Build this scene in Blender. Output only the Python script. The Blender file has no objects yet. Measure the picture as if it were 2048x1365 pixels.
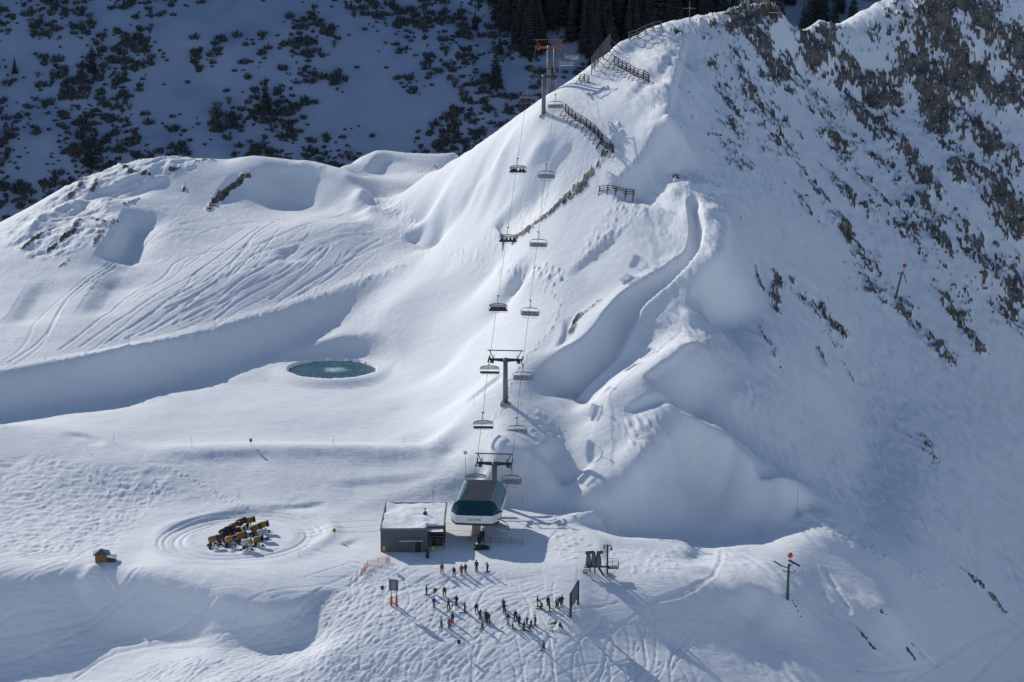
import bpy, bmesh, math, random
import numpy as np
from mathutils import Vector, Matrix
R = math.radians
random.seed(7)

# ---------------------------------------------------------------- camera
H, FPX, PITCH = 121.0, 3900.0, R(12.15)          # eye height, focal length for a 2048 px wide frame, tilt down
scene = bpy.context.scene
col = scene.collection
cam_d = bpy.data.cameras.new('camera')
cam_d.sensor_width = 36.0
cam_d.lens = FPX / 2048 * 36.0
cam_d.clip_start, cam_d.clip_end = 1.0, 6000.0
cam = bpy.data.objects.new('camera', cam_d)
cam.location = (0, 0, H)
cam.rotation_euler = (R(90) - PITCH, 0, 0)
col.objects.link(cam)
scene.camera = cam

# ---------------------------------------------------------------- light
SUN_EL, SUN_AZ = R(27.0), R(-38.0)               # azimuth from +Y, negative = to the left
world = bpy.data.worlds.new('World')
scene.world = world
world.use_nodes = True
nt = world.node_tree
sky = nt.nodes.new('ShaderNodeTexSky')
sky.sky_type = 'NISHITA'
sky.sun_disc = False
sky.sun_elevation = SUN_EL
sky.sun_rotation = SUN_AZ
sky.altitude = 2000
sky.air_density = 1.0
sky.dust_density = 0.3
sky.ozone_density = 1.5
bg = nt.nodes['Background']
bg.inputs['Strength'].default_value = 0.112
nt.links.new(sky.outputs[0], bg.inputs['Color'])
sd = bpy.data.lights.new('sun', 'SUN')
sd.energy = 3.35
sd.angle = R(0.5)
sd.color = (1.0, 0.955, 0.88)
sun = bpy.data.objects.new('sun', sd)
SUN_TO = Vector((math.sin(SUN_AZ) * math.cos(SUN_EL), math.cos(SUN_AZ) * math.cos(SUN_EL), math.sin(SUN_EL)))
sun.rotation_euler = SUN_TO.to_track_quat('Z', 'Y').to_euler()
sun.location = (-80, 200, 300)
col.objects.link(sun)
scene.view_settings.view_transform = 'Standard'
scene.view_settings.look = 'None'
scene.view_settings.exposure = 0.0
scene.view_settings.gamma = 1.0
scene.view_settings.use_curve_mapping = False
scene.cycles.max_bounces = 6
scene.cycles.diffuse_bounces = 3
# ---------------------------------------------------------------- survey: sightings turned into points of the place
def tdep(v):
    return math.tan(PITCH + math.atan((v - 682.5) / FPX))
def pt(u, v, Y):
    b = (682.5 - v) / FPX
    dy = math.cos(PITCH) + b * math.sin(PITCH)
    return np.array([(u - 1024) / FPX * Y / dy, Y, H - Y * tdep(v)])

L = []   # survey lines of the terrain: (u, v, distance)
def ln(*p): L.append(p)
# ski run, lift apron
ln((640,1365,318.5),(760,1365,318.5),(900,1365,319),(1040,1365,319),(1110,1365,319.5))
ln((660,1300,326.5),(780,1300,327),(960,1300,327.5),(1110,1300,327.5))
ln((690,1230,337.5),(850,1230,338.5),(1000,1230,338.5),(1125,1230,338.5))
ln((700,1170,350),(850,1170,350),(1000,1170,350),(1130,1160,352))
ln((700,1125,359),(850,1130,358.5),(1080,1130,358.5))
ln((600,1085,372),(760,1085,372),(900,1085,372),(1090,1085,372))
ln((640,1050,382.5),(900,1050,382.5),(1075,1045,384))
ln((650,1025,389.5),(900,1025,390),(1060,1025,389))
# slope up to the reservoir dam
ln((380,1000,396),(600,1000,396),(800,1000,396),(1000,1000,395))
ln((420,955,406),(600,955,406),(800,955,406),(960,955,403))
ln((380,915,414),(600,920,413.5),(800,920,413.5),(900,915,412))
ln((350,903,415.5),(500,907,415.5),(700,909,415.5),(900,907,414))
ln((340,897,417),(500,898,417),(700,897,417),(850,896,416.5))
ln((300,884,426),(500,885,426),(700,885,426),(840,885,424))
# reservoir floor
ln((150,830,448),(350,820,452),(600,820,452),(800,820,452))
ln((300,790,466),(500,770,476),(665,740,488),(780,740,487))
ln((480,752,482),(600,705,501),(700,660,509))
ln((560,790,466),(760,790,466),(700,765,478))
# ramp at the far right end of the reservoir
ln((740,640,511),(800,600,513),(860,555,518),(900,530,519))
ln((850,690,490),(900,640,493),(950,580,500),(980,550,501))
ln((890,735,474),(950,680,472),(1000,625,478),(1040,580,482))
# embankment road: outer edge, inner edge, hill foot
ln((-150,775,440),(0,742,458),(130,722,468),(260,698,478),(430,655,499),(560,616,516),(650,587,525),(760,545,534),(850,512,537))
ln((-150,768,443),(0,736,461),(130,715,471),(260,690,482),(430,646,503),(560,606,520),(650,576,529),(760,532,539),(850,500,542))
# foot of the inner bank
ln((-150,850,432),(0,816,449),(130,790,461),(260,762,475),(430,722,490),(520,694,502),(620,656,514),(690,620,520),(760,575,527))
# hill behind the reservoir
ln((0,640,500),(130,620,506),(260,600,512),(430,570,525),(600,530,541),(740,480,555))
ln((0,560,530),(150,550,530),(300,520,545),(450,480,560),(600,450,565),(730,440,566))
ln((-120,500,560),(0,490,556),(60,480,556),(120,470,556),(190,450,560))
ln((230,500,545),(290,470,560),(300,430,575),(280,400,585))
ln((190,530,538),(240,545,536),(290,500,550))
ln((430,410,588),(480,360,600),(520,335,606))
ln((420,430,580),(380,420,583),(340,390,592))
ln((545,385,599),(560,402,596.5),(620,405,594.5),(690,415,585),(720,425,579))
ln((560,432,581),(640,432,578),(715,443,571))
# hill skyline
ln((-150,520,575),(-60,475,585),(0,446,590),(60,415,598),(120,380,606),(170,360,610),(230,335,614),(300,318,616),(350,314,616),(420,322,612))
ln((400,338,606),(450,325,612),(490,313,614),(520,312,614),(560,319,612),(610,322,610),(640,332,606),(690,350,598),(725,378,588),(745,410,576))
ln((200,410,585),(260,380,592),(330,365,598),(400,345,604))
ln((560,350,606),(620,365,601.5),(680,385,592))
# saddle
ln((745,440,566),(790,450,560),(840,470,552),(880,490,546))
ln((745,395,590),(780,395,592),(830,385,598))
ln((760,420,578),(800,430,570),(850,440,562))
# hump behind the saddle
ln((680,335,634),(720,316,642),(755,301,645),(800,306,645),(860,308,650),(915,308,655))
ln((690,360,622),(740,355,625),(800,352,625),(850,350,622))
# main ridge left skyline
ln((820,368,604),(860,345,588),(900,322,575),(950,293,560),(1000,264,547),(1040,245,538),(1080,222,532),(1120,190,538),(1160,155,547),(1200,115,557),(1240,82,564),(1290,62,570),(1340,45,575),(1375,36,577))
# lit avalanche slope under the lift
ln((1080,230,530),(1140,230,525),(1220,230,517),(1290,230,511))
ln((1200,160,542),(1270,160,535),(1320,160,530))
ln((1260,105,558),(1320,80,560))
ln((1000,310,533),(1070,300,519),(1140,300,513),(1220,300,506),(1290,300,500))
ln((880,400,555),(960,400,534),(1040,400,514),(1120,400,502),(1230,400,490),(1300,400,484))
ln((900,450,541),(980,450,518),(1060,450,501),(1120,450,492),(1210,450,483),(1270,450,478),(1330,450,474))
ln((980,520,506),(1040,520,489),(1100,520,480),(1150,520,475),(1200,520,471),(1260,520,467))
ln((1020,560,484),(1080,560,474),(1140,560,468),(1200,560,464),(1250,565,459))
# ridge crest: sunlit left, shaded right
RIDGE = [(1380,38,575),(1372,60,565),(1358,110,543),(1345,165,525),(1335,215,510),(1325,245,504),(1338,280,498),(1348,320,492),(1350,352,486),(1364,367,484),(1395,385,480),(1435,399,475),(1450,415,472),(1455,458,464),(1450,514,456),(1435,541,453),(1405,560,452),(1379,575,451),(1373,593,449),(1379,620,444)]
ln(*RIDGE)
ln((1379,620,444),(1420,618,449),(1474,622,453))
# wind scoop: upper lip, trough, the sharp drift beside it, the dip behind
ln((1366,395,480),(1373,423,474),(1379,458,468),(1377,486,464),(1367,510,461),(1328,539,459),(1276,569,456),(1237,595,453),(1213,624,448),(1193,656,444),(1170,682,441),(1130,703,438),(1094,729,436),(1068,738,435))
ln((1132,768,433),(1110,750,435))
ln((1360,610,447),(1350,650,442.5),(1400,655,440),(1440,660,440.5))
ln((1390,692,428.5),(1316,735,422.5),(1276,759,419),(1217,787,417))
ln((1250,706,436.5),(1300,703,432),(1220,735,432),(1205,765,425),(1190,792,419.5))
# terrace left of the scoop, path
ln((1110,620,458),(1080,670,449),(1060,700,443),(1045,730,437))
ln((1180,600,458),(1140,650,449),(1100,690,443))
# spur carrying the lift tower
ln((1040,745,434),(1020,780,427),(1015,808,421),(1000,850,412),(985,890,405),(975,930,400))
ln((1055,760,431),(1050,800,423),(1050,850,412),(1060,900,402),(1062,925,399),(1050,965,395))
ln((980,770,434),(920,840,424),(870,890,417))
ln((940,800,434),(880,860,427),(850,885,422))
ln((1000,720,447),(960,760,446),(900,810,444))
# gully right of the spur
ln((1100,790,428),(1150,810,422.5),(1180,830,416),(1185,870,408.5),(1180,920,402),(1150,970,396.5))
ln((1215,880,405.5),(1210,940,397.5),(1180,985,392.5))
ln((1110,870,412),(1130,930,402),(1120,990,394.5),(1100,1005,393))
ln((1090,840,416),(1100,900,404.5),(1090,960,396.5))
# right bank of the gully, shoulder
ln((1225,840,410),(1250,820,412),(1300,808,412.5),(1340,815,412),(1370,835,409.5),(1420,870,406),(1450,890,404),(1500,928,400),(1560,968,395.5),(1592,975,395))
ln((1340,795,424),(1385,818,421),(1435,852,417),(1480,884,413.5),(1530,920,409.5),(1580,950,406.5))
ln((1245,890,402.5),(1290,880,401.5),(1340,885,403))
ln((1330,910,401),(1290,955,394.5),(1230,1000,389),(1170,1022,386),(1090,1030,386))
# bowl under the shoulder
ln((1400,930,405),(1370,980,399),(1310,1030,394),(1250,1045,391))
ln((1450,960,402.5),(1450,1010,397),(1430,1060,391.5))
ln((1530,985,399),(1530,1030,395),(1510,1062,391))
ln((1180,1040,388.5),(1260,1058,388),(1350,1072,388),(1440,1080,388),(1520,1072,389),(1570,1056,391),(1600,1040,393))
# terrace lip
ln((1090,1040,383.5),(1180,1052,381.5),(1260,1070,378),(1340,1080,377.5),(1440,1094,376),(1520,1088,378),(1580,1068,382),(1640,1044,387))
ln((1110,1085,372),(1200,1100,369),(1300,1110,368),(1400,1120,367),(1500,1120,368),(1600,1100,373),(1660,1075,380))
# right side of the run, under the cable-lift pylon
ln((1140,1110,364),(1170,1135,357),(1225,1145,355),(1300,1150,355))
ln((1145,1190,346.5),(1150,1230,339),(1140,1290,329.5),(1125,1365,320))
ln((1200,1230,341),(1250,1290,335),(1250,1365,323))
ln((1300,1200,347),(1400,1210,348),(1350,1290,338),(1350,1365,326))
ln((1400,1160,354),(1480,1180,353),(1575,1198,352))
ln((1500,1230,350),(1560,1290,344),(1560,1365,333))
ln((1590,1140,365),(1640,1165,364),(1700,1190,362),(1770,1215,360))
ln((1640,1230,355),(1700,1290,349),(1740,1365,340))
# right edge of terrace to the big face
ln((1592,1000,394),(1610,1020,391),(1650,1036,388),(1700,1075,384),(1760,1112,380))
ln((1640,1090,377),(1700,1130,373),(1780,1165,373))
# big shaded face
ln((1500,250,535),(1510,400,497),(1515,550,466),(1525,700,439),(1540,800,424),(1570,880,416),(1630,955,409))
ln((1420,150,548),(1410,250,520),(1420,340,499))
ln((1440,620,452),(1480,700,437),(1460,800,421))
ln((1600,150,573),(1600,300,538),(1610,450,502),(1610,600,472),(1630,750,442),(1640,850,428))
ln((1700,200,570),(1700,400,526),(1710,600,486),(1720,800,450),(1730,950,422),(1740,1050,399))
ln((1800,200,570),(1800,400,531),(1810,600,495),(1820,800,458),(1830,1000,413),(1850,1150,383),(1850,1250,367),(1850,1365,350))
ln((1940,200,567),(1940,400,532),(1950,600,501),(1950,800,467),(1950,1000,427),(1960,1200,389),(1960,1365,362))
ln((2060,200,563),(2060,400,533),(2060,600,505),(2060,800,474),(2060,1000,440),(2060,1200,403),(2060,1365,375))
ln((2400,100,575),(2400,400,540),(2400,700,500),(2400,1000,462),(2400,1365,402))
# rocky crest
ln((1380,38,582),(1430,27,585),(1480,17,588),(1540,6,588),(1562,25,589),(1580,60,590),(1605,72,592),(1640,38,590),(1655,58,594),(1700,36,598),(1750,8,600),(1780,-6,600),(1850,-20,600),(1950,-45,600),(2100,-70,600),(2400,-90,600))
# beyond the frame
ln((-300,1365,330),(-300,1200,356),(-300,1000,396),(-300,850,432),(-300,780,450),(-350,650,510),(-350,560,570))
ln((2100,1500,352),(1900,1500,335),(1700,1500,320),(1500,1500,315),(1300,1480,309),(1100,1480,305),(900,1480,304),(650,1480,304),(400,1480,305),(100,1480,308),(-200,1480,312))
# left foreground: knoll, cannon plateau, edge, hollow
ln((0,850,428),(100,865,425),(180,880,421),(215,892,418))
ln((0,900,416),(120,910,413),(200,925,409),(300,940,406),(380,970,402))
ln((0,970,401),(150,985,398),(300,1000,395.5))
ln((0,1050,383),(150,1055,381),(290,1060,380))
ln((300,1100,368),(360,1040,385),(480,1022,390),(600,1040,385))
ln((400,1075,375),(480,1075,375),(560,1075,375),(480,1100,367.5),(540,1120,362),(420,1120,362),(620,1110,364.5))
ln((0,1110,366),(100,1115,364),(200,1112,363),(260,1130,358))
ln((-150,1150,358),(0,1152,356),(80,1150,355.5),(150,1135,357.5),(200,1125,359),(260,1148,353.5),(330,1162,349.5),(400,1180,345.5),(440,1195,342.5),(500,1205,340.5),(540,1214,339),(600,1200,341.5),(640,1180,346),(660,1160,351))
ln((0,1230,349.5),(80,1235,348.5),(180,1235,350),(280,1250,345),(360,1265,341),(440,1285,335),(500,1295,333),(560,1298,332),(620,1285,332.5))
ln((-150,1240,350),(0,1300,344),(150,1310,342),(260,1318,337),(400,1320,329.5),(560,1320,327.5))
ln((0,1365,337),(150,1365,334),(300,1365,327),(450,1365,320),(560,1365,319))

P = []
for line in L:
    if len(line) == 1: P.append(pt(*line[0]))
    for a, b in zip(line[:-1], line[1:]):
        n = max(1, int(math.hypot(a[0]-b[0], a[1]-b[1]) / 26))
        for i in range(n):
            t = i / n
            P.append(pt(*[a[k] + (b[k]-a[k]) * t for k in range(3)]))
    P.append(pt(*line[-1]))
# the far sides of the skyline fall away
for (u, v, Y, dy, dz) in [(0,446,590,35,22),(120,380,606,35,24),(300,318,616,40,26),(500,312,614,40,20),(640,332,606,30,10),
        (755,301,645,35,18),(900,308,655,35,25),(1000,264,560,40,20),(1080,222,532,45,24),(1160,155,546,45,28),(1240,82,564,45,30),(1340,45,578,40,30),
        (1480,17,588,40,36),(1640,38,590,40,36),(1780,-6,600,40,36),(1950,-45,600,40,30),(2300,-80,600,50,34),(-200,500,575,40,20)]:
    q = pt(u, v, Y)
    P.append(q + [0, dy, -dz]); P.append(q + [0, dy * 2.6, -dz * 2.6])
P = np.array(P)
# drop near-duplicates
keep = []
for i in range(len(P)):
    if all((P[i,0]-P[j,0])**2 + (P[i,1]-P[j,1])**2 > 0.8 for j in keep): keep.append(i)
P = P[keep]

CS = 1.6
def rbf_fit(P):
    n = len(P)
    d = np.sqrt((P[:,None,0]-P[None,:,0])**2 + (P[:,None,1]-P[None,:,1])**2 + CS*CS)
    A = np.zeros((n+3, n+3))
    A[:n,:n] = -d + np.eye(n) * 0.3
    A[:n,n] = 1; A[:n,n+1] = P[:,0] / 100; A[:n,n+2] = P[:,1] / 100
    A[n:,:n] = A[:n,n:].T
    return np.linalg.solve(A, np.concatenate([P[:,2], np.zeros(3)]))
W = rbf_fit(P)
X0, X1, Y0, Y1, CELL = -205.0, 205.0, 286.0, 690.0, 1.0
gx = np.arange(X0, X1 + CELL, CELL); gy = np.arange(Y0, Y1 + CELL, CELL)
GX, GY = np.meshgrid(gx, gy)
GZ = np.zeros(GX.shape)
n = len(P)
P32 = P.astype(np.float32); W32 = W.astype(np.float32)
for r in range(0, GX.shape[0], 8):
    x = GX[r:r+8].astype(np.float32); y = GY[r:r+8].astype(np.float32)
    d = np.sqrt((x[...,None]-P32[:,0])**2 + (y[...,None]-P32[:,1])**2 + np.float32(CS*CS))
    GZ[r:r+8] = -(d @ W32[:n]) + W[n] + W[n+1]*x/100 + W[n+2]*y/100

def cubic_up(G, fx, fy):
    # Catmull-Rom resampling of the coarse grid at fractional index grids (1-D each)
    def wts(f):
        i = np.clip(np.floor(f).astype(int), 1, None); t = f - i
        w = np.stack([-.5*t+t*t-.5*t**3, 1-2.5*t*t+1.5*t**3, .5*t+2*t*t-1.5*t**3, -.5*t*t+.5*t**3])
        return i, w
    ix, wx = wts(fx); iy, wy = wts(fy)
    ix = np.clip(ix, 1, G.shape[1]-3); iy = np.clip(iy, 1, G.shape[0]-3)
    T = sum(G[:, ix+k-1] * wx[k] for k in range(4))
    return sum(T[iy+k-1, :] * wy[k][:,None] for k in range(4))

# fine grid, denser where the place is close and busy
xs = np.concatenate([np.arange(-200, -92, 0.36), np.arange(-92, 92, 0.23), np.arange(92, 200, 0.36)])
ys, yv = [], 290.0
while yv < 683:
    ys.append(yv); yv += 0.34 + 0.52 * min(1, max(0, (yv - 330) / 200))
ys = np.array(ys)
FX, FY = np.meshgrid(xs, ys)
FZ = cubic_up(GZ, (xs - X0) / CELL, (ys - Y0) / CELL)

def zat(x, y, G=None):
    i = int(np.clip(np.searchsorted(xs, x) - 1, 0, len(xs)-2)); j = int(np.clip(np.searchsorted(ys, y) - 1, 0, len(ys)-2))
    s = (x - xs[i]) / (xs[i+1]-xs[i]); t = (y - ys[j]) / (ys[j+1]-ys[j])
    return float((FZ[j,i]*(1-s)+FZ[j,i+1]*s)*(1-t) + (FZ[j+1,i]*(1-s)+FZ[j+1,i+1]*s)*t)
def cast(u, v, y0=292.0, y1=680.0):
    """where the sighting (u, v) meets the snow"""
    b = (682.5 - v) / FPX; dy = math.cos(PITCH) + b*math.sin(PITCH); kx = (u-1024)/FPX/dy; tz = tdep(v)
    Yr = np.arange(y0, y1, 0.5)
    i = np.clip(np.searchsorted(xs, kx*Yr) - 1, 0, len(xs)-1); j = np.clip(np.searchsorted(ys, Yr) - 1, 0, len(ys)-1)
    below = (H - Yr*tz) < FZ[j, i]
    k = int(np.argmax(below)) if below.any() else len(Yr)-1
    Y = Yr[k]
    return Vector((kx*Y, Y, zat(kx*Y, Y)))

# ---------------------------------------------------------------- noise
def hashgrid(n, seed): return np.random.RandomState(seed).rand(n, n) * 2 * math.pi
_g = {}
def gnoise(x, y, seed=0):
    n = 256
    if seed not in _g:
        a = hashgrid(n, seed); _g[seed] = (np.cos(a), np.sin(a))
    ca, sa = _g[seed]
    xi = np.floor(x).astype(int); yi = np.floor(y).astype(int); fx = x-xi; fy = y-yi
    def g(i, j, dx, dy):
        a = (yi+j) % n; b = (xi+i) % n
        return ca[a,b]*dx + sa[a,b]*dy
    ux = fx*fx*fx*(fx*(fx*6-15)+10); uy = fy*fy*fy*(fy*(fy*6-15)+10)
    return 1.5*((g(0,0,fx,fy)*(1-ux)+g(1,0,fx-1,fy)*ux)*(1-uy) + (g(0,1,fx,fy-1)*(1-ux)+g(1,1,fx-1,fy-1)*ux)*uy)
def fbm(x, y, octv=4, seed=0, gain=.5):
    s = 0; a = 1
    for o in range(octv):
        s = s + a*gnoise(x*2**o, y*2**o, seed+o); a *= gain
    return s
# ---------------------------------------------------------------- snow relief
def sstep(a, b, x):
    t = np.clip((x-a)/(b-a), 0, 1); return t*t*(3-2*t)
def world_line(px):
    return np.array([cast(u, v)[:2] for u, v in px])
def smooth_line(q, it=2):
    for _ in range(it):
        a = q[:-1]*.75+q[1:]*.25; b = q[:-1]*.25+q[1:]*.75
        q = np.concatenate([q[:1], np.stack([a,b],1).reshape(-1,2), q[-1:]])
    return q
def line_field(q, reach):
    """signed distance (positive = the side facing right / the viewer) and place along a line, on the cells near it"""
    x0, x1 = q[:,0].min()-reach, q[:,0].max()+reach; y0, y1 = q[:,1].min()-reach, q[:,1].max()+reach
    i0, i1 = np.searchsorted(xs, [x0, x1]); j0, j1 = np.searchsorted(ys, [y0, y1])
    X = FX[j0:j1, i0:i1]; Y = FY[j0:j1, i0:i1]
    best = np.full(X.shape, 1e9); sg = np.zeros(X.shape); al = np.zeros(X.shape)
    seg = np.hypot(*(q[1:]-q[:-1]).T); tot = seg.sum(); acc = 0
    d = q[-1]-q[0]; flip = 1 if (d[1]*1 - d[0]*-1) > 0 else -1        # right-hand normal against (1,-1)
    for k in range(len(q)-1):
        a, b = q[k], q[k+1]; e = b-a; l2 = max(1e-6, e@e)
        tr = ((X-a[0])*e[0]+(Y-a[1])*e[1])/l2; t = np.clip(tr, 0, 1)
        dx = X-a[0]-t*e[0]; dy = Y-a[1]-t*e[1]; dd = np.hypot(dx, dy)
        m = dd < best
        best = np.where(m, dd, best)
        sg = np.where(m, np.sign((X-a[0])*e[1]-(Y-a[1])*e[0])*flip, sg)
        al = np.where(m, (acc+t*seg[k])/tot, al); acc += seg[k]
    return (slice(j0,j1), slice(i0,i1)), best, best*sg, al
def fade(al, f=.25): return sstep(0, f, al)*sstep(0, f, 1-al)
def scarp(px, amp, w, rec, f=.3):
    q = smooth_line(world_line(px))
    sl, d, s, al = line_field(q, w+rec*3)
    prof = np.where(s > 0, np.minimum(s/w, 1)*np.exp(-np.maximum(0, s-w)/rec), 0)
    prof = np.where(s > 0, sstep(0, 1, np.clip(s/w,0,1))*np.exp(-np.maximum(0, s-w)**2/rec**2), 0)
    edge = np.exp(-(np.minimum(s,0)/(w*1.2))**2)*.12*(s<=0)
    FZ[sl] += (-amp*prof + amp*edge)*fade(al, f)
def trench(px, amp, w, rec, keep=.45):
    """a wind scoop: sharp lip, steep wall, trough and a sharp drift on the far side; (start, end) values run along the line"""
    q = smooth_line(world_line(px), 3); sl, d, s, al = line_field(q, 34)
    lerp = lambda v: v[0]+(v[1]-v[0])*sstep(.15, .95, al)
    A, Wd, Rc = lerp(amp), lerp(w), lerp(rec)
    t1 = np.clip(s/Wd, 0, 1); t2 = np.clip((s-Wd)/Rc, 0, 1); t3 = np.maximum(0, s-Wd-Rc)
    dep = A*(t1**.85)*(1-(1-keep)*t2**1.3)*np.exp(-t3/11)
    crest = .22*A*np.exp(-((s-Wd-Rc)/np.where(s > Wd+Rc, 2.2, .55))**2)
    lip = .10*A*np.exp(-(s/np.where(s < 0, 2.5, .3))**2)
    FZ[sl] += np.where(s > 0, -dep+crest+lip, lip)*sstep(0, .07, al)*sstep(0, .10, 1-al)
def fold(px, amp, w, f=.3):
    q = smooth_line(world_line(px)); sl, d, s, al = line_field(q, w*3)
    FZ[sl] += amp*np.exp(-(d/w)**2)*fade(al, f)

def brush(px, w):
    """soft mask along a line"""
    q = smooth_line(world_line(px)) if len(px) > 1 else np.array([cast(*px[0])[:2]]*2)+[[0,0],[.01,0]]
    sl, d, s, al = line_field(q, w*2.5); M = np.zeros(FX.shape); M[sl] = np.exp(-(d/w)**2); return M
def inside(px, soft=2.0):
    """soft mask of an area given by its outline"""
    q = np.array([cast(u, v)[:2] for u, v in px]); 
    i0, i1 = np.searchsorted(xs, [q[:,0].min(), q[:,0].max()]); j0, j1 = np.searchsorted(ys, [q[:,1].min(), q[:,1].max()])
    X = FX[j0:j1,i0:i1]; Y = FY[j0:j1,i0:i1]; c = np.zeros(X.shape, bool); dm = np.full(X.shape, 1e9)
    for k in range(len(q)):
        a, b = q[k-1], q[k]; e = b-a
        cr = ((a[1] > Y) != (b[1] > Y)) & (X < (b[0]-a[0])*(Y-a[1])/((b[1]-a[1]) or 1e-9)+a[0]); c ^= cr
        t = np.clip(((X-a[0])*e[0]+(Y-a[1])*e[1])/max(1e-6,e@e), 0, 1)
        dm = np.minimum(dm, np.hypot(X-a[0]-t*e[0], Y-a[1]-t*e[1]))
    M = np.zeros(FX.shape); M[j0:j1,i0:i1] = np.where(c, sstep(0, soft, dm), 0); return M

# hill behind the reservoir
scarp([(248,418),(232,450),(208,490),(180,520)], 4.6, 4.5, 7, .25)
scarp([(530,330),(600,330),(660,340),(705,366),(735,405)], 1.0, 3, 9, .2)
scarp([(215,540),(180,580),(140,640)], 1.6, 6, 9)
scarp([(60,560),(30,610),(-10,660)], 1.2, 5, 8)
scarp([(470,345),(440,375),(415,410)], 1.2, 2.0, 6)
scarp([(350,342),(280,372),(215,405)], .7, 2, 6)
scarp([(185,375),(160,405),(140,430)], 1.0, 2, 4)
scarp([(110,420),(80,450),(40,490)], .8, 2, 5)
fold([(700,340),(720,360)], -1.2, 3)
scarp([(760,303),(735,330),(722,350)], 1.6, 4, 7)
scarp([(545,500),(560,530)], .9, 3, 4)
fold([(30,500),(80,455),(120,428),(165,405),(205,412),(235,430)], 2.2, 4.5, .2)
fold([(60,430),(150,392),(240,384),(320,368)], -1.6, 4.5, .25)
rug = inside([(0,455),(110,385),(200,345),(330,312),(430,318),(400,345),(300,370),(240,400),(232,470),(150,520),(60,530),(0,500)], 4)
FZ += rug*(1.0*np.maximum(-.25, .35-np.abs(fbm((FX*.8+FY*.6)/9, (FY*.8-FX*.6)/4.5, 3, 15, .55)))+.35*fbm(FX/3.5, FY/3.5, 3, 17))
# folds of the avalanche slope
scarp([(1135,318),(1085,352),(1035,392),(990,440),(965,480)], 2.4, 3.6, 7, .35)
scarp([(968,340),(935,388),(900,436)], 1.9, 2.6, 4.5, .4)
scarp([(1000,330),(960,375),(930,400)], 1.0, 2.2, 5)
scarp([(1125,270),(1085,310),(1035,365),(1000,400)], .9, 2.2, 4, .4)
scarp([(1150,275),(1125,305),(1090,345)], .7, 1.8, 4, .4)
scarp([(860,430),(815,470),(800,480)], 1.2, 3, 4)
scarp([(1322,240),(1300,285),(1272,330),(1236,368),(1205,410)], 5.5, 5.5, 11, .3)
scarp([(1400,160),(1390,170)], .3, 2, 3)
scarp([(1300,130),(1265,180),(1240,215)], .8, 3, 6)
scarp([(1240,455),(1190,500),(1120,560)], .9, 2.5, 5)
scarp([(1338,88),(1322,130),(1300,165)], 1.0, 2.5, 5)
fold([(1335,235),(1346,270),(1352,320),(1340,352)], 1.6, 2.2, .2)
# drifts around the wind scoop
trench([(1371,392),(1373,423),(1379,458),(1377,486),(1367,510),(1328,539),(1276,569),(1237,595),(1213,624),(1193,656),(1170,682),(1130,703),(1094,729),(1072,738)], (3.2,6.6), (2.0,5.6), (1.6,3.4))
scarp([(1368,368),(1395,385),(1435,399),(1451,416),(1456,458),(1451,512),(1436,541),(1405,560),(1380,576)], 1.6, 1.6, 9, .1)
scarp([(1374,66),(1359,110),(1346,165),(1336,215),(1328,245)], 1.3, 1.6, 8, .15)
fold([(1300,806),(1335,814),(1372,836),(1420,870),(1450,890),(1500,928),(1560,968),(1592,977)], .9, 1.3, .15)
scarp([(1400,690),(1355,712),(1316,735),(1276,759)], 1.2, 1.2, 7, .2)
scarp([(1440,538),(1402,563),(1376,585),(1376,612)], .8, 1.5, 4)
scarp([(1120,640),(1128,665),(1100,705)], .8, 1.5, 3)
scarp([(1005,745),(960,782),(935,800)], .8, 1.6, 3)
scarp([(1120,790),(1150,806),(1195,806)], .9, 1.4, 2.4)
scarp([(1240,825),(1290,797),(1345,802)], 1.2, 1.2, 2.2)
scarp([(1342,845),(1345,880),(1330,910),(1290,955),(1232,1000),(1170,1022)], 3.2, 2.4, 9, .18)
scarp([(1062,905),(1095,935),(1120,985)], 2.2, 3.5, 5)
scarp([(1020,930),(1060,902)], 1.2, 2.5, 3)
scarp([(1090,1035),(1140,1042),(1240,1048)], 1.4, 3, 5)
# banks beside the run and lips of the foreground
scarp([(560,905),(500,903),(380,903)], .25, 2, 3, .3)
scarp([(880,940),(740,955),(640,968)], .55, 3, 6)
scarp([(660,1000),(590,1010),(520,1014)], .45, 1.5, 3)
scarp([(350,945),(300,930)], .35, 2, 3)
scarp([(225,890),(190,872),(130,862)], .7, 1.6, 4)
scarp([(760,1068),(720,1076),(670,1092)], 1.1, 1.6, 3)
fold([(200,1130),(178,1160),(158,1195)], .9, 1.6)
scarp([(260,1150),(340,1163),(440,1196),(540,1216),(600,1202),(655,1168)], .8, 3, 8, .1)
scarp([(1160,1112),(1148,1190),(1150,1240),(1135,1300)], .7, 5, 9, .3)
scarp([(1290,1068),(1360,1082),(1385,1105),(1330,1112)], 1.1, 2.4, 4)
scarp([(1420,1130),(1480,1165),(1560,1190)], .8, 2, 4)
scarp([(1110,1070),(1130,1100),(1120,1120)], .9, 1.4, 2.5)
fold([(1098,1050),(1102,1085)], .7, 1.6)

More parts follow.
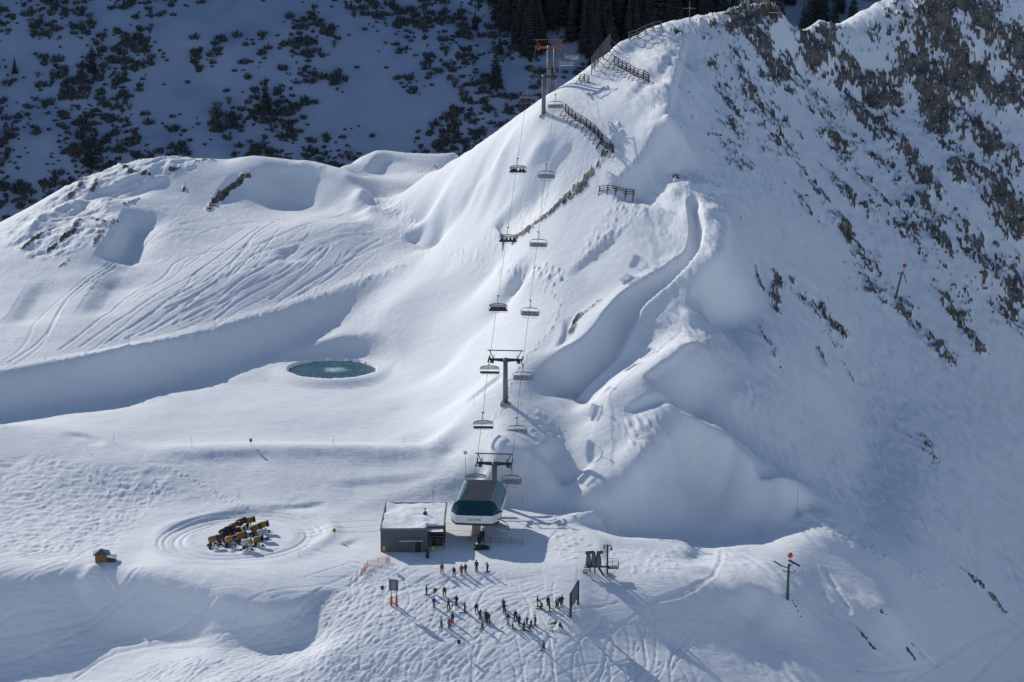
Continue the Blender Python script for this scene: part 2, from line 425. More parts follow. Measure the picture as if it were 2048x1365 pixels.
# level ground: lift apron, cannon ring
apron = cast(940, 1090)
def level(cx, cy, rx, ry, z, soft):
    d = np.hypot((FX-cx)/rx, (FY-cy)/ry); m = 1-sstep(1, 1+soft, d)
    FZ[:] = FZ*(1-m)+z*m
level(-10.0, 377.0, 19.0, 18.0, 0.0, .55)
level(9.0, 371.0, 8, 11, 0.0, .4)
ring = cast(482, 1078); RX, RY = ring[0], ring[1]
level(RX, RY, 13.5, 13.0, ring[2], .5)
rr = np.hypot(FX-RX, (FY-RY)*1.0)
an = np.arctan2(FY-RY, FX-RX)
FZ += .5*np.exp(-((rr-17.5-1.2*np.sin(2*an)-.6*np.sin(5*an))/1.7)**2)*(.6+.4*np.sin(3*an+1))
FZ += -.22*np.exp(-((rr-13.5-.8*np.sin(2*an))/1.8)**2)
FZ += .25*np.exp(-((rr-10.5)/1.0)**2)*(.5+.5*np.sin(an*2))
# reservoir floor and its open water hole
pond = cast(664, 740)
PZ = pond[2]
level(pond[0], pond[1], 12.2, 12.2, PZ+.2, .5)
PR = 10.9
pr = np.hypot(FX-pond[0], FY-pond[1])
pr_w = pr + .45*gnoise(FX*.25, FY*.25, 88) + .2*gnoise(FX*.8, FY*.8, 89)
FZ += .12*np.exp(-((pr_w-PR-2.6)/1.6)**2)
FZ = np.where(pr_w < PR+.9, FZ - 1.3*(1-sstep(PR-.2, PR+.6, pr_w)), FZ)

# ------------------------------------------------ broad wind relief
warm = fbm(FX/34, FY/34, 3, 3)
FZ += .25*fbm(FX/22+3, FY/22, 3, 11)
u_ = FX*.85-FY*.52; v_ = FX*.52+FY*.85                      # along and across the wind
FZ += .055*fbm(u_/7+.6*warm, v_/1.7, 3, 21)
flat_area = np.clip(np.exp(-(((FX+12)/26)**4+((FY-372)/20)**4)) + np.exp(-((rr/17)**6)) + np.exp(-((FX-pond[0])/75)**4-((FY-455)/42)**4), 0, 1)
sast = sstep(-.2, .6, fbm(FX/30, FY/30, 2, 31))
rip = gnoise(u_/2.6+1.2*warm, v_/.75, 41)
FZ += (.15*sast*(1-.8*flat_area))*np.maximum(rip, -.1)
FZ += (.018+.05*sstep(0,.6,fbm(FX/25, FY/25, 2, 47)))*(1-.75*flat_area)*fbm(FX/2.6, FY/2.2, 3, 48, .6)
right_side = sstep(15, 45, FX - (430-FY)*.1)*(1-flat_area)
rip2 = gnoise((FX*.5-FY*.86)/5.5+warm, (FX*.86+FY*.5)/1.15, 43)
FZ += .30*right_side*rip2*sstep(-.3,.5,gnoise(FX/14,FY/14,44))
# fall-line flutes of the big face
f_al = FX*.50-FY*.86; f_ac = FX*.86+FY*.50
face = sstep(24, 46, FX-(FY-480)*-.02)*sstep(385, 430, FY+FX*.15)
FZ += face*(.75*gnoise(f_al/70+3, f_ac/13, 51) + .35*gnoise(f_al/40, f_ac/5.5, 52))

# ------------------------------------------------ lumps, avalanche debris, trampled snow
def chunks(M, amp, sc, seed, th=.05):
    n1 = gnoise(FX/sc+.4*gnoise(FX/sc*.7, FY/sc*.7, seed+9), FY/sc, seed); n2 = gnoise(FX/sc*1.9, FY/sc*1.9, seed+1)
    FZ[:] += M*amp*.36*(np.maximum(n1-th, 0)*1.5+.4*np.maximum(n2, 0))
lump = inside([(0,905),(120,905),(215,925),(330,935),(385,985),(330,1010),(290,1060),(240,1100),(0,1130),(-60,1120),(-60,910)], 5)
wl = 1.4*fbm(FX/9, FY/9, 2, 67)
FZ += .7*lump*(.42*np.maximum(0, .45-np.abs(fbm(FX/6.5+wl, FY/3.2-wl*.6, 3, 61, .6)))-.1 + .22*fbm(FX/2.2+wl, FY/1.3, 3, 66, .6) + .15*np.maximum(0,gnoise(FX/1.0, FY/1.0, 69)))
deb = inside([(985,548),(1030,530),(1080,522),(1135,540),(1140,566),(1100,582),(1040,576),(985,572)], 2.5)
chunks(deb, 2.6, 1.5, 71, 0)
deb2 = inside([(1208,262),(1225,248),(1252,248),(1248,275),(1225,300),(1205,295)], 1.5); chunks(deb2, 3.0, 1.5, 73, 0)
deb3 = inside([(1150,500),(1200,430),(1215,395),(1290,385),(1320,430),(1260,470),(1200,520),(1140,540)], 4); chunks(deb3, 1.3, 1.3, 75, .1)
deb4 = inside([(950,490),(1000,440),(1060,395),(1130,340),(1120,395),(1060,450),(1020,500),(960,515)], 3); chunks(deb4, 1.1, 1.0, 77, .1)
deb5 = inside([(1215,345),(1290,318),(1335,330),(1320,375),(1230,382)], 3); chunks(deb5, 1.2, 1.4, 79, .1)
deb6 = brush([(860,500),(920,515),(990,540),(1060,560)], 3.0); chunks(deb6, .9, 1.1, 81)
deb7 = inside([(740,385),(800,390),(860,430),(800,470),(740,420)], 3); chunks(deb7, .8, 1.3, 83)
deb8 = brush([(1640,1045),(1720,1090),(1800,1140),(1900,1190)], 3.0); chunks(deb8, 1.0, 1.2, 85)
deb9 = inside([(1180,1090),(1380,1090),(1400,1150),(1260,1165),(1170,1130)], 4); chunks(deb9, .5, 1.2, 87)
rid1 = inside([(1225,850),(1250,815),(1330,830),(1350,900),(1300,960),(1240,920)], 3)
FZ += rid1*.5*np.maximum(gnoise((FX*.3-FY)/4, (FX+FY*.3)/1.0, 90), -.2)
berm = brush([(100,724),(260,702),(430,662),(560,622),(650,592),(760,548),(850,512)], 1.5); chunks(berm, .9, 1.5, 91, -.1)
berm2 = brush([(60,722),(260,690),(430,645),(650,575)], 1.4)
chunks(berm2, .5, .9, 93)
spur_r = inside([(1030,830),(1075,815),(1130,850),(1150,900),(1130,960),(1060,900)], 2.5); chunks(spur_r, .7, 1.3, 95)
trail = brush([(1085,578),(1115,598),(1122,630),(1095,670),(1062,705),(1030,745),(1003,800),(985,850),(965,905)], 1.0); chunks(trail, .9, .7, 97)
trail2 = brush([(330,935),(395,965),(440,995),(495,1022)], .9); chunks(trail2, .8, .8, 98)
bankT = inside([(1085,1045),(1150,1050),(1200,1100),(1150,1130),(1100,1120)], 2.5); chunks(bankT, .8, 1.6, 99)

# ------------------------------------------------ ski tracks: pressed grooves with a thrown-up edge
def stamp(lines, width, depth, lip=.35):
    D = np.full(FX.shape, 9.0, np.float32)
    pts = []
    for q in lines:
        seg = np.hypot(*(q[1:]-q[:-1]).T)
        for k in range(len(q)-1):
            n = max(1, int(seg[k]/.16)); t = np.arange(n)[:,None]/n
            pts.append(q[k]+(q[k+1]-q[k])*t)
    if not pts: return
    pts = np.concatenate(pts)
    pts = pts[(pts[:,0] > -198)&(pts[:,0] < 198)&(pts[:,1] > 292)&(pts[:,1] < 680)]
    i = np.searchsorted(xs, pts[:,0]); j = np.searchsorted(ys, pts[:,1])
    for dj in range(-4, 5):
        for di in range(-5, 6):
            jj = np.clip(j+dj, 0, len(ys)-1); ii = np.clip(i+di, 0, len(xs)-1)
            dd = np.hypot(xs[ii]-pts[:,0], ys[jj]-pts[:,1]).astype(np.float32)
            np.minimum.at(D, (jj, ii), dd)
    FZ[:] += np.where(D < 3*width, -depth*np.exp(-(D/width)**2) + depth*lip*np.exp(-((D-1.7*width)/(.7*width))**2), 0)
def ski(px, wob=0, n=1, off=.9):
    q = smooth_line(world_line(px), 3); out = []
    for k in range(n):
        out.append(q + [off*k, -.4*off*k])
    return out
hill_tracks = []; rng0 = np.random.RandomState(9)
for px in [
    [(20,725),(100,670),(120,610),(180,560),(270,515),(310,470),(400,445),(520,437),(640,430),(760,400)],
    [(120,700),(200,640),(260,590),(330,560),(350,520),(420,505),(500,500),(560,470),(680,440),(790,450)],
    [(160,695),(240,640),(300,600),(340,575),(380,555),(430,520),(470,490),(520,455)],
    [(210,690),(300,630),(350,590),(420,560),(470,520),(500,490)],
    [(250,680),(320,640),(370,600),(440,570),(480,540),(500,510),(560,495),(640,470),(700,450),(790,455)],
    [(280,672),(350,640),(400,610),(440,600),(470,570),(520,540),(590,500),(650,470),(760,455)],
    [(300,665),(340,640),(390,610),(430,590)],
    [(350,650),(410,620),(460,600),(500,570),(560,550),(600,520),(660,480),(720,470),(800,470)],
    [(430,640),(480,600),(530,575),(600,540),(640,500),(700,475)],
    [(400,470),(440,455),(500,447),(560,440),(620,445),(690,430)],
    [(460,530),(500,480),(530,455),(560,440)],
    [(440,560),(520,530),(560,520),(620,470)],
    [(540,600),(600,560),(640,520),(660,495)],
    [(560,605),(640,555),(700,520),(740,500),(800,480)],
    [(370,615),(420,570),(450,560),(480,530)],
    [(600,590),(680,545),(720,500),(760,480)],
    [(330,620),(400,590),(450,550)],
    ]: hill_tracks += ski(px)
for q in list(hill_tracks):
    for k in range(2):
        c0 = int(rng0.rand()*len(q)*.4); c1 = int(len(q)*(.55+.45*rng0.rand())); hill_tracks.append(q[c0:c1]+np.array([rng0.uniform(-7,7), rng0.uniform(-9,9)])+.9*np.stack([np.sin(np.arange(c0,c1)*.12+rng0.rand()*6), np.cos(np.arange(c0,c1)*.12)],1))
stamp(hill_tracks[:17], .42, .2); stamp(hill_tracks[17:], .36, .13)
stamp(ski([(1280,655),(1305,650),(1320,625),(1345,610)])+ski([(1335,640),(1350,655),(1380,640)]), .35, .12)
low_tracks = []
for px in [
    [(0,1280),(60,1270),(140,1255),(190,1235),(240,1190),(275,1140)], [(30,1330),(110,1290),(190,1250),(260,1200),(290,1170)],
    [(140,1310),(240,1295),(330,1275),(380,1250),(430,1205)], [(150,1360),(220,1310),(330,1290),(430,1275),(540,1250),(600,1230)],
    [(230,1310),(330,1285),(450,1272),(520,1258),(570,1245)], [(0,1335),(70,1310),(150,1290)], [(0,1250),(50,1225),(110,1222)],
    [(1300,1210),(1380,1190),(1420,1160),(1440,1130),(1442,1105)], [(1310,1205),(1400,1175),(1438,1140),(1445,1112)],
    [(1820,1365),(1900,1310),(1980,1260),(2048,1225)], [(1800,1365),(1870,1320),(1960,1275),(2040,1240)], [(1940,1365),(1990,1310),(2048,1250)],
    [(1740,1345),(1830,1340),(1920,1305)],
    ]: low_tracks += ski(px)
stamp(low_tracks, .4, .14)
rill = []
for px in [[(1880,1010),(1930,1090),(1962,1170)],[(1830,1050),(1885,1100)],[(1985,1050),(2010,1110),(2040,1180)],[(1500,768),(1507,790),(1500,815)],[(1790,1205),(1830,1290),(1870,1330)],[(1910,850),(1960,930),(2010,1000)],[(1700,640),(1760,740),(1830,830)],[(1600,800),(1680,900),(1760,1000)],[(1880,740),(1940,830),(2000,890)],[(1950,700),(2020,790),(2048,830)],[(1560,880),(1640,960)],[(1740,880),(1800,980),(1850,1060)],[(1900,1120),(1950,1220),(1990,1290)],[(1650,1140),(1700,1230)]]: rill += ski(px)
stamp(rill, .55, .22)
rng = np.random.RandomState(5)
# the run is cut to pieces by skiers
run_tracks = []
def field(poly, count, heading, spread, length, curve):
    q = np.array([cast(u, v)[:2] for u, v in poly]); lo, hi = q.min(0), q.max(0); made = 0
    while made < count:
        p = lo+(hi-lo)*rng.rand(2)
        c = False
        for k in range(len(q)):
            a, b = q[k-1], q[k]
            if (a[1] > p[1]) != (b[1] > p[1]) and p[0] < (b[0]-a[0])*(p[1]-a[1])/(b[1]-a[1])+a[0]: c = not c
        if not c: continue
        made += 1
        h = heading+spread*rng.randn(); ph = rng.rand()*6.3; amp = curve*(.3+.7*rng.rand()); wl = 22+26*rng.rand(); ll = length*(.4+rng.rand()); out = [p]
        for s in np.arange(0, ll, .8):
            a = h+amp*math.sin(ph+s*6.283/wl)
            p = p+.8*np.array([math.cos(a), math.sin(a)]); out.append(p)
        run_tracks.append(np.array(out))
field([(560,1365),(600,1310),(660,1260),(690,1160),(720,1120),(860,1140),(1120,1150),(1120,1365)], 190, -2.15, .38, 30, .55)
field([(220,1365),(300,1330),(560,1310),(640,1290),(620,1365)], 80, -2.45, .3, 32, .5)
field([(560,1365),(640,1300),(760,1200),(820,1365)], 60, -2.6, .4, 28, .5)
field([(1130,1290),(1240,1200),(1400,1230),(1400,1365),(1120,1365)], 40, -1.9, .35, 28, .5)
stamp(run_tracks[::2], .24, .11); stamp(run_tracks[1::2], .3, .08)
ft = []
field2 = [(0,1060),(150,1050),(300,1090),(260,1130),(0,1130)]
run_tracks = []
field(field2, 25, -2.6, .3, 18, .3); stamp(run_tracks, .3, .1)
# vehicle tracks around the cannon ring, on the apron and the road
def circle_track(r0, a0, a1, wob=.6):
    a = np.linspace(a0, a1, 60); return np.stack([RX+(r0+wob*np.sin(2*a))*np.cos(a), RY+(r0*.98+wob*np.sin(2*a))*np.sin(a)], 1)
stamp([circle_track(13.0,0,6.28), circle_track(15.0,0.3,6.0), circle_track(11.4,1.2,5.6), circle_track(16.2,.2,3.6)], .36, .16)
road = []
for du in (0, 10, 22):
    road += ski([(600,1062+du*.6),(680,1045+du),(760,1042+du),(880,1040+du),(1010,1048+du)])
    road += ski([(600,1100+du*.7),(680,1110+du),(740,1125+du),(800,1135+du)])
stamp(road, .36, .13)
cat_tr = []
for k in range(8): cat_tr += ski([(1040+k*6,1120),(1048+k*6,1180),(1042+k*6,1230)])
stamp(cat_tr, .2, .05)
for k in range(3): stamp(ski([(0,728+k*5),(260,686+k*5),(430,641+k*5),(650,570+k*5),(840,498+k*5)]), .3, .1)
FZ += .02*gnoise(FX*2.1, FY*2.1, 120)*(1-.6*flat_area)

# ------------------------------------------------ rock: dense on the shaded face, bands elsewhere
DEN = np.zeros(FX.shape)
def rk(px, w, a):
    M = brush(px, w); np.maximum(DEN, (a+(.16 if px[0][0] < 420 and px[0][1] < 560 else 0))*M, out=DEN)
for px, w, a in [
    ([(1440,50),(1500,40),(1530,90),(1545,160)], 6, .72), ([(1480,120),(1500,200),(1545,230)], 4, .55), ([(1500,30),(1540,20)], 5, .85), ([(1530,60),(1540,140)], 3.5, .9),
    ([(1550,215),(1570,240)], 2.2, .7), ([(1600,70),(1640,90),(1620,120)], 4, .75), ([(1630,90),(1640,130),(1625,110)], 3, .85), ([(1560,130),(1580,125)], 3, .7),
    ([(1660,90),(1700,170),(1760,190)], 8, .72), ([(1700,160),(1760,180),(1800,150)], 5, .85), ([(1690,220),(1740,250)], 5, .7), ([(1760,200),(1790,205)], 3.5, .85),
    ([(1800,40),(1860,110),(1870,180)], 8, .7), ([(1830,140),(1860,200),(1880,260)], 5, .85), ([(1880,40),(1910,100),(1915,170)], 7, .95), ([(1890,10),(1960,20),(1970,50)], 8, .9),
    ([(1960,60),(2000,110),(2048,130)], 10, .8), ([(1960,150),(2010,200),(2048,170)], 7, .8), ([(1910,230),(1960,290),(2000,330)], 8, .7), ([(1990,320),(2010,400),(2030,440)], 6, .7),
    ([(1560,280),(1600,350),(1640,390)], 4, .42), ([(1500,150),(1520,260),(1570,330)], 5, .4), ([(1640,200),(1680,300),(1720,360)], 7, .45), ([(1810,300),(1840,350),(1850,400)], 6, .62),
    ([(1740,280),(1800,370),(1830,430)], 8, .5), ([(1890,270),(1930,340),(1990,400)], 6, .55), ([(1900,330),(1920,360)], 4, .8), ([(1870,450),(1890,490)], 4, .75), ([(1930,460),(1980,520),(2040,600)], 6, .66),
    ([(1690,460),(1730,530),(1760,590)], 4.5, .62), ([(1560,560),(1545,590),(1555,625)], 1.6, .75), ([(1510,535),(1525,580)], 1.0, .6), ([(1590,570),(1610,610),(1650,640)], 2.2, .55),
    ([(1640,615),(1655,645),(1690,670)], 2.0, .7), ([(1800,610),(1840,660),(1900,720)], 3.0, .66), ([(1875,700),(1900,725)], 2.6, .8), ([(1885,590),(1920,660),(1960,700)], 2.6, .5),
    ([(1520,660),(1570,760)], 1.6, .48), ([(1640,710),(1652,740)], 1.6, .7), ([(1650,640),(1700,760)], 2, .42), ([(1850,880),(1870,925)], 2.4, .58), ([(1780,840),(1860,900)], 2, .4),
    ([(1940,1155),(1965,1170)], 1.6, .6), ([(1990,1200),(2005,1220)], 1.5, .7), ([(1585,1205),(1620,1265)], .7, .42), ([(1700,1250),(1770,1330)], .7, .42), ([(1760,1225),(1850,1320)], .8, .44), ([(1815,1300),(1825,1315)], .8, .65),
    ([(1660,1290),(1720,1350)], .7, .42), ([(1480,230),(1560,300)], 6, .36), ([(1580,240),(1640,280)], 6, .38), ([(1700,380),(1800,450)], 8, .38), ([(1460,150),(1470,330)], 5, .3),
    ([(1400,60),(1430,140),(1470,230)], 3, .48), ([(1620,420),(1700,480)], 6, .38), ([(1850,520),(1960,640)], 6, .35), ([(1985,560),(2048,640)], 6, .55),
    ([(1350,58),(1358,70)], 1.6, .75), ([(1350,360),(1360,357)], 1.1, .9),
    ([(1218,300),(1195,335),(1165,372)], 2.0, .60), ([(1165,372),(1120,412),(1085,440)], 2.4, .62), ([(1085,440),(1050,468),(1035,478)], 2.2, .64),
    ([(497,352),(470,375),(445,395)], 1.5, .95), ([(445,395),(430,408),(418,420)], 1.7, .98), ([(1158,632),(1150,645),(1140,668)], .9, .85), ([(1205,600),(1160,632)], .5, .6),
    ([(45,500),(70,480),(100,462)], 1.2, .6), ([(100,503),(120,485),(145,462),(160,440)], 1.6, .62), ([(185,440),(215,455),(230,440)], 1.6, .55), ([(190,490),(200,465)], 1.2, .6),
    ([(140,395),(160,375),(165,360)], 1.8, .55), ([(185,380),(195,365)], 1.8, .55), ([(190,345),(240,345),(300,352)], 1.4, .5), ([(345,345),(355,340)], 1.4, .6), ([(395,325),(425,322)], 1.8, .6), ([(250,410),(275,400)], 1.2, .45),
    ([(365,385),(372,375)], .9, .6), ([(120,535),(135,520)], .8, .5), ([(815,352),(850,340),(880,330)], .9, .4),
    ]: rk(px, w, a)
rn = .6*fbm(f_al/2.6, f_ac/1.35, 5, 131, .75)+.35*fbm(FX/7, FY/7, 3, 137, .6)+.22*fbm(FX/1.3, FY/1.3, 2, 139, .7)
clump = fbm(f_al/20+.6*warm, f_ac/7+.6*warm, 3, 161, .5)
DEN = DEN*(1-.2*face)+face*sstep(430,520,FY)*(.06+.30*clump)*sstep(.0,.25,DEN+.12)
RK = sstep(.46, .57, DEN+(.40+.12*face)*rn)*(DEN > .04)
crag = 1-np.abs(fbm(f_al/3.4, f_ac/2.4, 4, 141, .62))*1.6
FZ += RK*(.2+(.25+.95*face)*crag*np.clip(DEN*1.5, .2, 1)) + .5*sstep(.2,.8,DEN)*fbm(FX/3.2, FY/3.2, 3, 151)
FZ += sstep(.15,.8,DEN)*face*(1.5*fbm(FX/9, FY/9, 4, 155, .6))
FZ += face*(.30*fbm(f_al/5, f_ac/1.6, 3, 158, .6)+.05*gnoise(FX*1.1, FY*1.1, 159))
# ---------------------------------------------------------------- materials
MATS = {}
def mat(name, color, rough=.6, metal=0.0, vary=.12, scale=6.0, emit=None, alpha=None, spec=.5, bump=0.0, coat=0.0):
    if name in MATS: return MATS[name]
    m = bpy.data.materials.new(name); m.use_nodes = True; nt = m.node_tree; b = nt.nodes['Principled BSDF']
    b.inputs['Roughness'].default_value = rough; b.inputs['Metallic'].default_value = metal
    b.inputs['Specular IOR Level'].default_value = spec; b.inputs['Coat Weight'].default_value = coat
    tc = nt.nodes.new('ShaderNodeTexCoord'); no = nt.nodes.new('ShaderNodeTexNoise'); no.inputs['Scale'].default_value = scale; no.inputs['Detail'].default_value = 5
    nt.links.new(tc.outputs['Object'], no.inputs['Vector'])
    mx = nt.nodes.new('ShaderNodeMix'); mx.data_type = 'RGBA'
    c0 = [max(0, c*(1-vary)) for c in color]; c1 = [min(1, c*(1+vary)) for c in color]
    mx.inputs['A'].default_value = (*c0, 1); mx.inputs['B'].default_value = (*c1, 1)
    nt.links.new(no.outputs['Fac'], mx.inputs['Factor']); nt.links.new(mx.outputs['Result'], b.inputs['Base Color'])
    if bump:
        bp = nt.nodes.new('ShaderNodeBump'); bp.inputs['Strength'].default_value = bump; bp.inputs['Distance'].default_value = .02
        nt.links.new(no.outputs['Fac'], bp.inputs['Height']); nt.links.new(bp.outputs[0], b.inputs['Normal'])
    if alpha is not None: b.inputs['Alpha'].default_value = alpha
    MATS[name] = m; return m

def ramp(nt, src, stops):
    r = nt.nodes.new('ShaderNodeValToRGB'); e = r.color_ramp.elements
    while len(e) < len(stops): e.new(.5)
    for k, (p, c) in enumerate(stops): e[k].position = p; e[k].color = (*c, 1) if len(c) == 3 else c
    nt.links.new(src, r.inputs['Fac']); return r
def snow_material(name, base, rock_attr):
    m = bpy.data.materials.new(name); m.use_nodes = True; nt = m.node_tree; b = nt.nodes['Principled BSDF']
    geo = nt.nodes.new('ShaderNodeNewGeometry')
    def noise(scale, detail=4, rough=.55, vec=None, dist=0):
        n = nt.nodes.new('ShaderNodeTexNoise'); n.inputs['Scale'].default_value = scale; n.inputs['Detail'].default_value = detail; n.inputs['Roughness'].default_value = rough; n.inputs['Distortion'].default_value = dist
        nt.links.new(vec or geo.outputs['Position'], n.inputs['Vector']); return n
    def math_(op, a, c):
        n = nt.nodes.new('ShaderNodeMath'); n.operation = op
        for k, q in enumerate((a, c)):
            if isinstance(q, (int, float)): n.inputs[k].default_value = q
            else: nt.links.new(q, n.inputs[k])
        return n.outputs[0]
    fine = noise(3.2, 6, .65); mid = noise(.55, 5)
    mp = nt.nodes.new('ShaderNodeMapping'); mp.inputs['Rotation'].default_value = (0, 0, R(-32)); mp.inputs['Scale'].default_value = (.35, 1.5, 1)
    nt.links.new(geo.outputs['Position'], mp.inputs['Vector'])
    wind = noise(1.0, 4, .6, mp.outputs[0], .3)
    tone = noise(.06, 4)
    snowc = ramp(nt, tone.outputs['Fac'], [(.3, tuple(c*.965 for c in base)), (.7, tuple(min(1,c*1.02) for c in base))])
    h = math_('ADD', math_('MULTIPLY', fine.outputs['Fac'], .35), math_('MULTIPLY', mid.outputs['Fac'], .7)); h = math_('ADD', h, math_('MULTIPLY', wind.outputs['Fac'], .9))
    bp = nt.nodes.new('ShaderNodeBump'); bp.inputs['Strength'].default_value = .5; bp.inputs['Distance'].default_value = .26
    if rock_attr:
        at = nt.nodes.new('ShaderNodeAttribute'); at.attribute_name = 'rock'
        rn = noise(1.1, 8, .72, None, .4)
        f = math_('ADD', at.outputs['Fac'], math_('MULTIPLY', math_('SUBTRACT', rn.outputs['Fac'], .5), 1.0))
        sx = nt.nodes.new('ShaderNodeSeparateXYZ'); nt.links.new(geo.outputs['Normal'], sx.inputs[0])
        led = nt.nodes.new('ShaderNodeMapRange'); led.inputs['From Min'].default_value = .80; led.inputs['From Max'].default_value = .95; nt.links.new(sx.outputs['Z'], led.inputs['Value'])
        f = math_('SUBTRACT', f, math_('MULTIPLY', led.outputs[0], .45))
        mr = nt.nodes.new('ShaderNodeMapRange'); mr.interpolation_type = 'SMOOTHSTEP'
        mr.inputs['From Min'].default_value = .42; mr.inputs['From Max'].default_value = .58; nt.links.new(f, mr.inputs['Value'])
        rc = noise(.35, 7, .7); rc2 = noise(.09, 3)
        rock = ramp(nt, rc.outputs['Fac'], [(.30, (.05,.047,.045)), (.48, (.165,.15,.135)), (.62, (.26,.235,.205)), (.75, (.40,.365,.32))])
        tint = nt.nodes.new('ShaderNodeMix'); tint.data_type = 'RGBA'; tint.blend_type = 'MULTIPLY'; tint.inputs['Factor'].default_value = .6
        rt = ramp(nt, rc2.outputs['Fac'], [(.35, (.62,.64,.68)), (.65, (1,.92,.8))])
        nt.links.new(rock.outputs[0], tint.inputs['A']); nt.links.new(rt.outputs[0], tint.inputs['B'])
        mx = nt.nodes.new('ShaderNodeMix'); mx.data_type = 'RGBA'
        dn = noise(1.2, 5, .65, None, .4); du = nt.nodes.new('ShaderNodeMapRange'); du.inputs['From Min'].default_value = .60; du.inputs['From Max'].default_value = .66; du.inputs['To Max'].default_value = .85; nt.links.new(dn.outputs['Fac'], du.inputs['Value'])
        rf = math_('MULTIPLY', mr.outputs[0], math_('SUBTRACT', 1.0, du.outputs[0]))
        nt.links.new(rf, mx.inputs['Factor']); nt.links.new(snowc.outputs[0], mx.inputs['A']); nt.links.new(tint.outputs['Result'], mx.inputs['B'])
        nt.links.new(mx.outputs['Result'], b.inputs['Base Color'])
        h = math_('ADD', h, math_('MULTIPLY', math_('MULTIPLY', mr.outputs[0], rc.outputs['Fac']), 5.0))
    else:
        nt.links.new(snowc.outputs[0], b.inputs['Base Color'])
    nt.links.new(h, bp.inputs['Height']); nt.links.new(bp.outputs[0], b.inputs['Normal'])
    b.inputs['Roughness'].default_value = .78; b.inputs['Specular IOR Level'].default_value = .25
    return m

# ---------------------------------------------------------------- objects
def tag(o, label=None, cat=None, group=None, kind=None):
    if label: o['label'] = label
    if cat: o['category'] = cat
    if group: o['group'] = group
    if kind: o['kind'] = kind
    return o
def empty(name, loc, rz=0.0):
    o = bpy.data.objects.new(name, None); col.objects.link(o); o.location = loc; o.rotation_euler = (0, 0, rz); o.empty_display_size = .3; return o
def copy_tree(o, parent=None):
    c = o.copy(); col.objects.link(c); c.parent = parent
    for ch in o.children: copy_tree(ch, c)
    return c
def grid_mesh(name, X, Y, Z, mat):
    ny, nx = X.shape
    me = bpy.data.meshes.new(name)
    me.vertices.add(nx*ny)
    me.vertices.foreach_set('co', np.stack([X,Y,Z],-1).astype(np.float32).ravel())
    i = np.arange((ny-1)*(nx-1)); r = i//(nx-1); c = i%(nx-1); b = r*nx+c
    q = np.stack([b,b+1,b+1+nx,b+nx],-1).astype(np.int32)
    me.loops.add(q.size); me.loops.foreach_set('vertex_index', q.ravel())
    me.polygons.add(len(q)); me.polygons.foreach_set('loop_start', np.arange(0,q.size,4,dtype=np.int32))
    me.polygons.foreach_set('use_smooth', np.ones(len(q),bool))
    me.update(calc_edges=True)
    o = bpy.data.objects.new(name, me); col.objects.link(o); me.materials.append(mat); return o
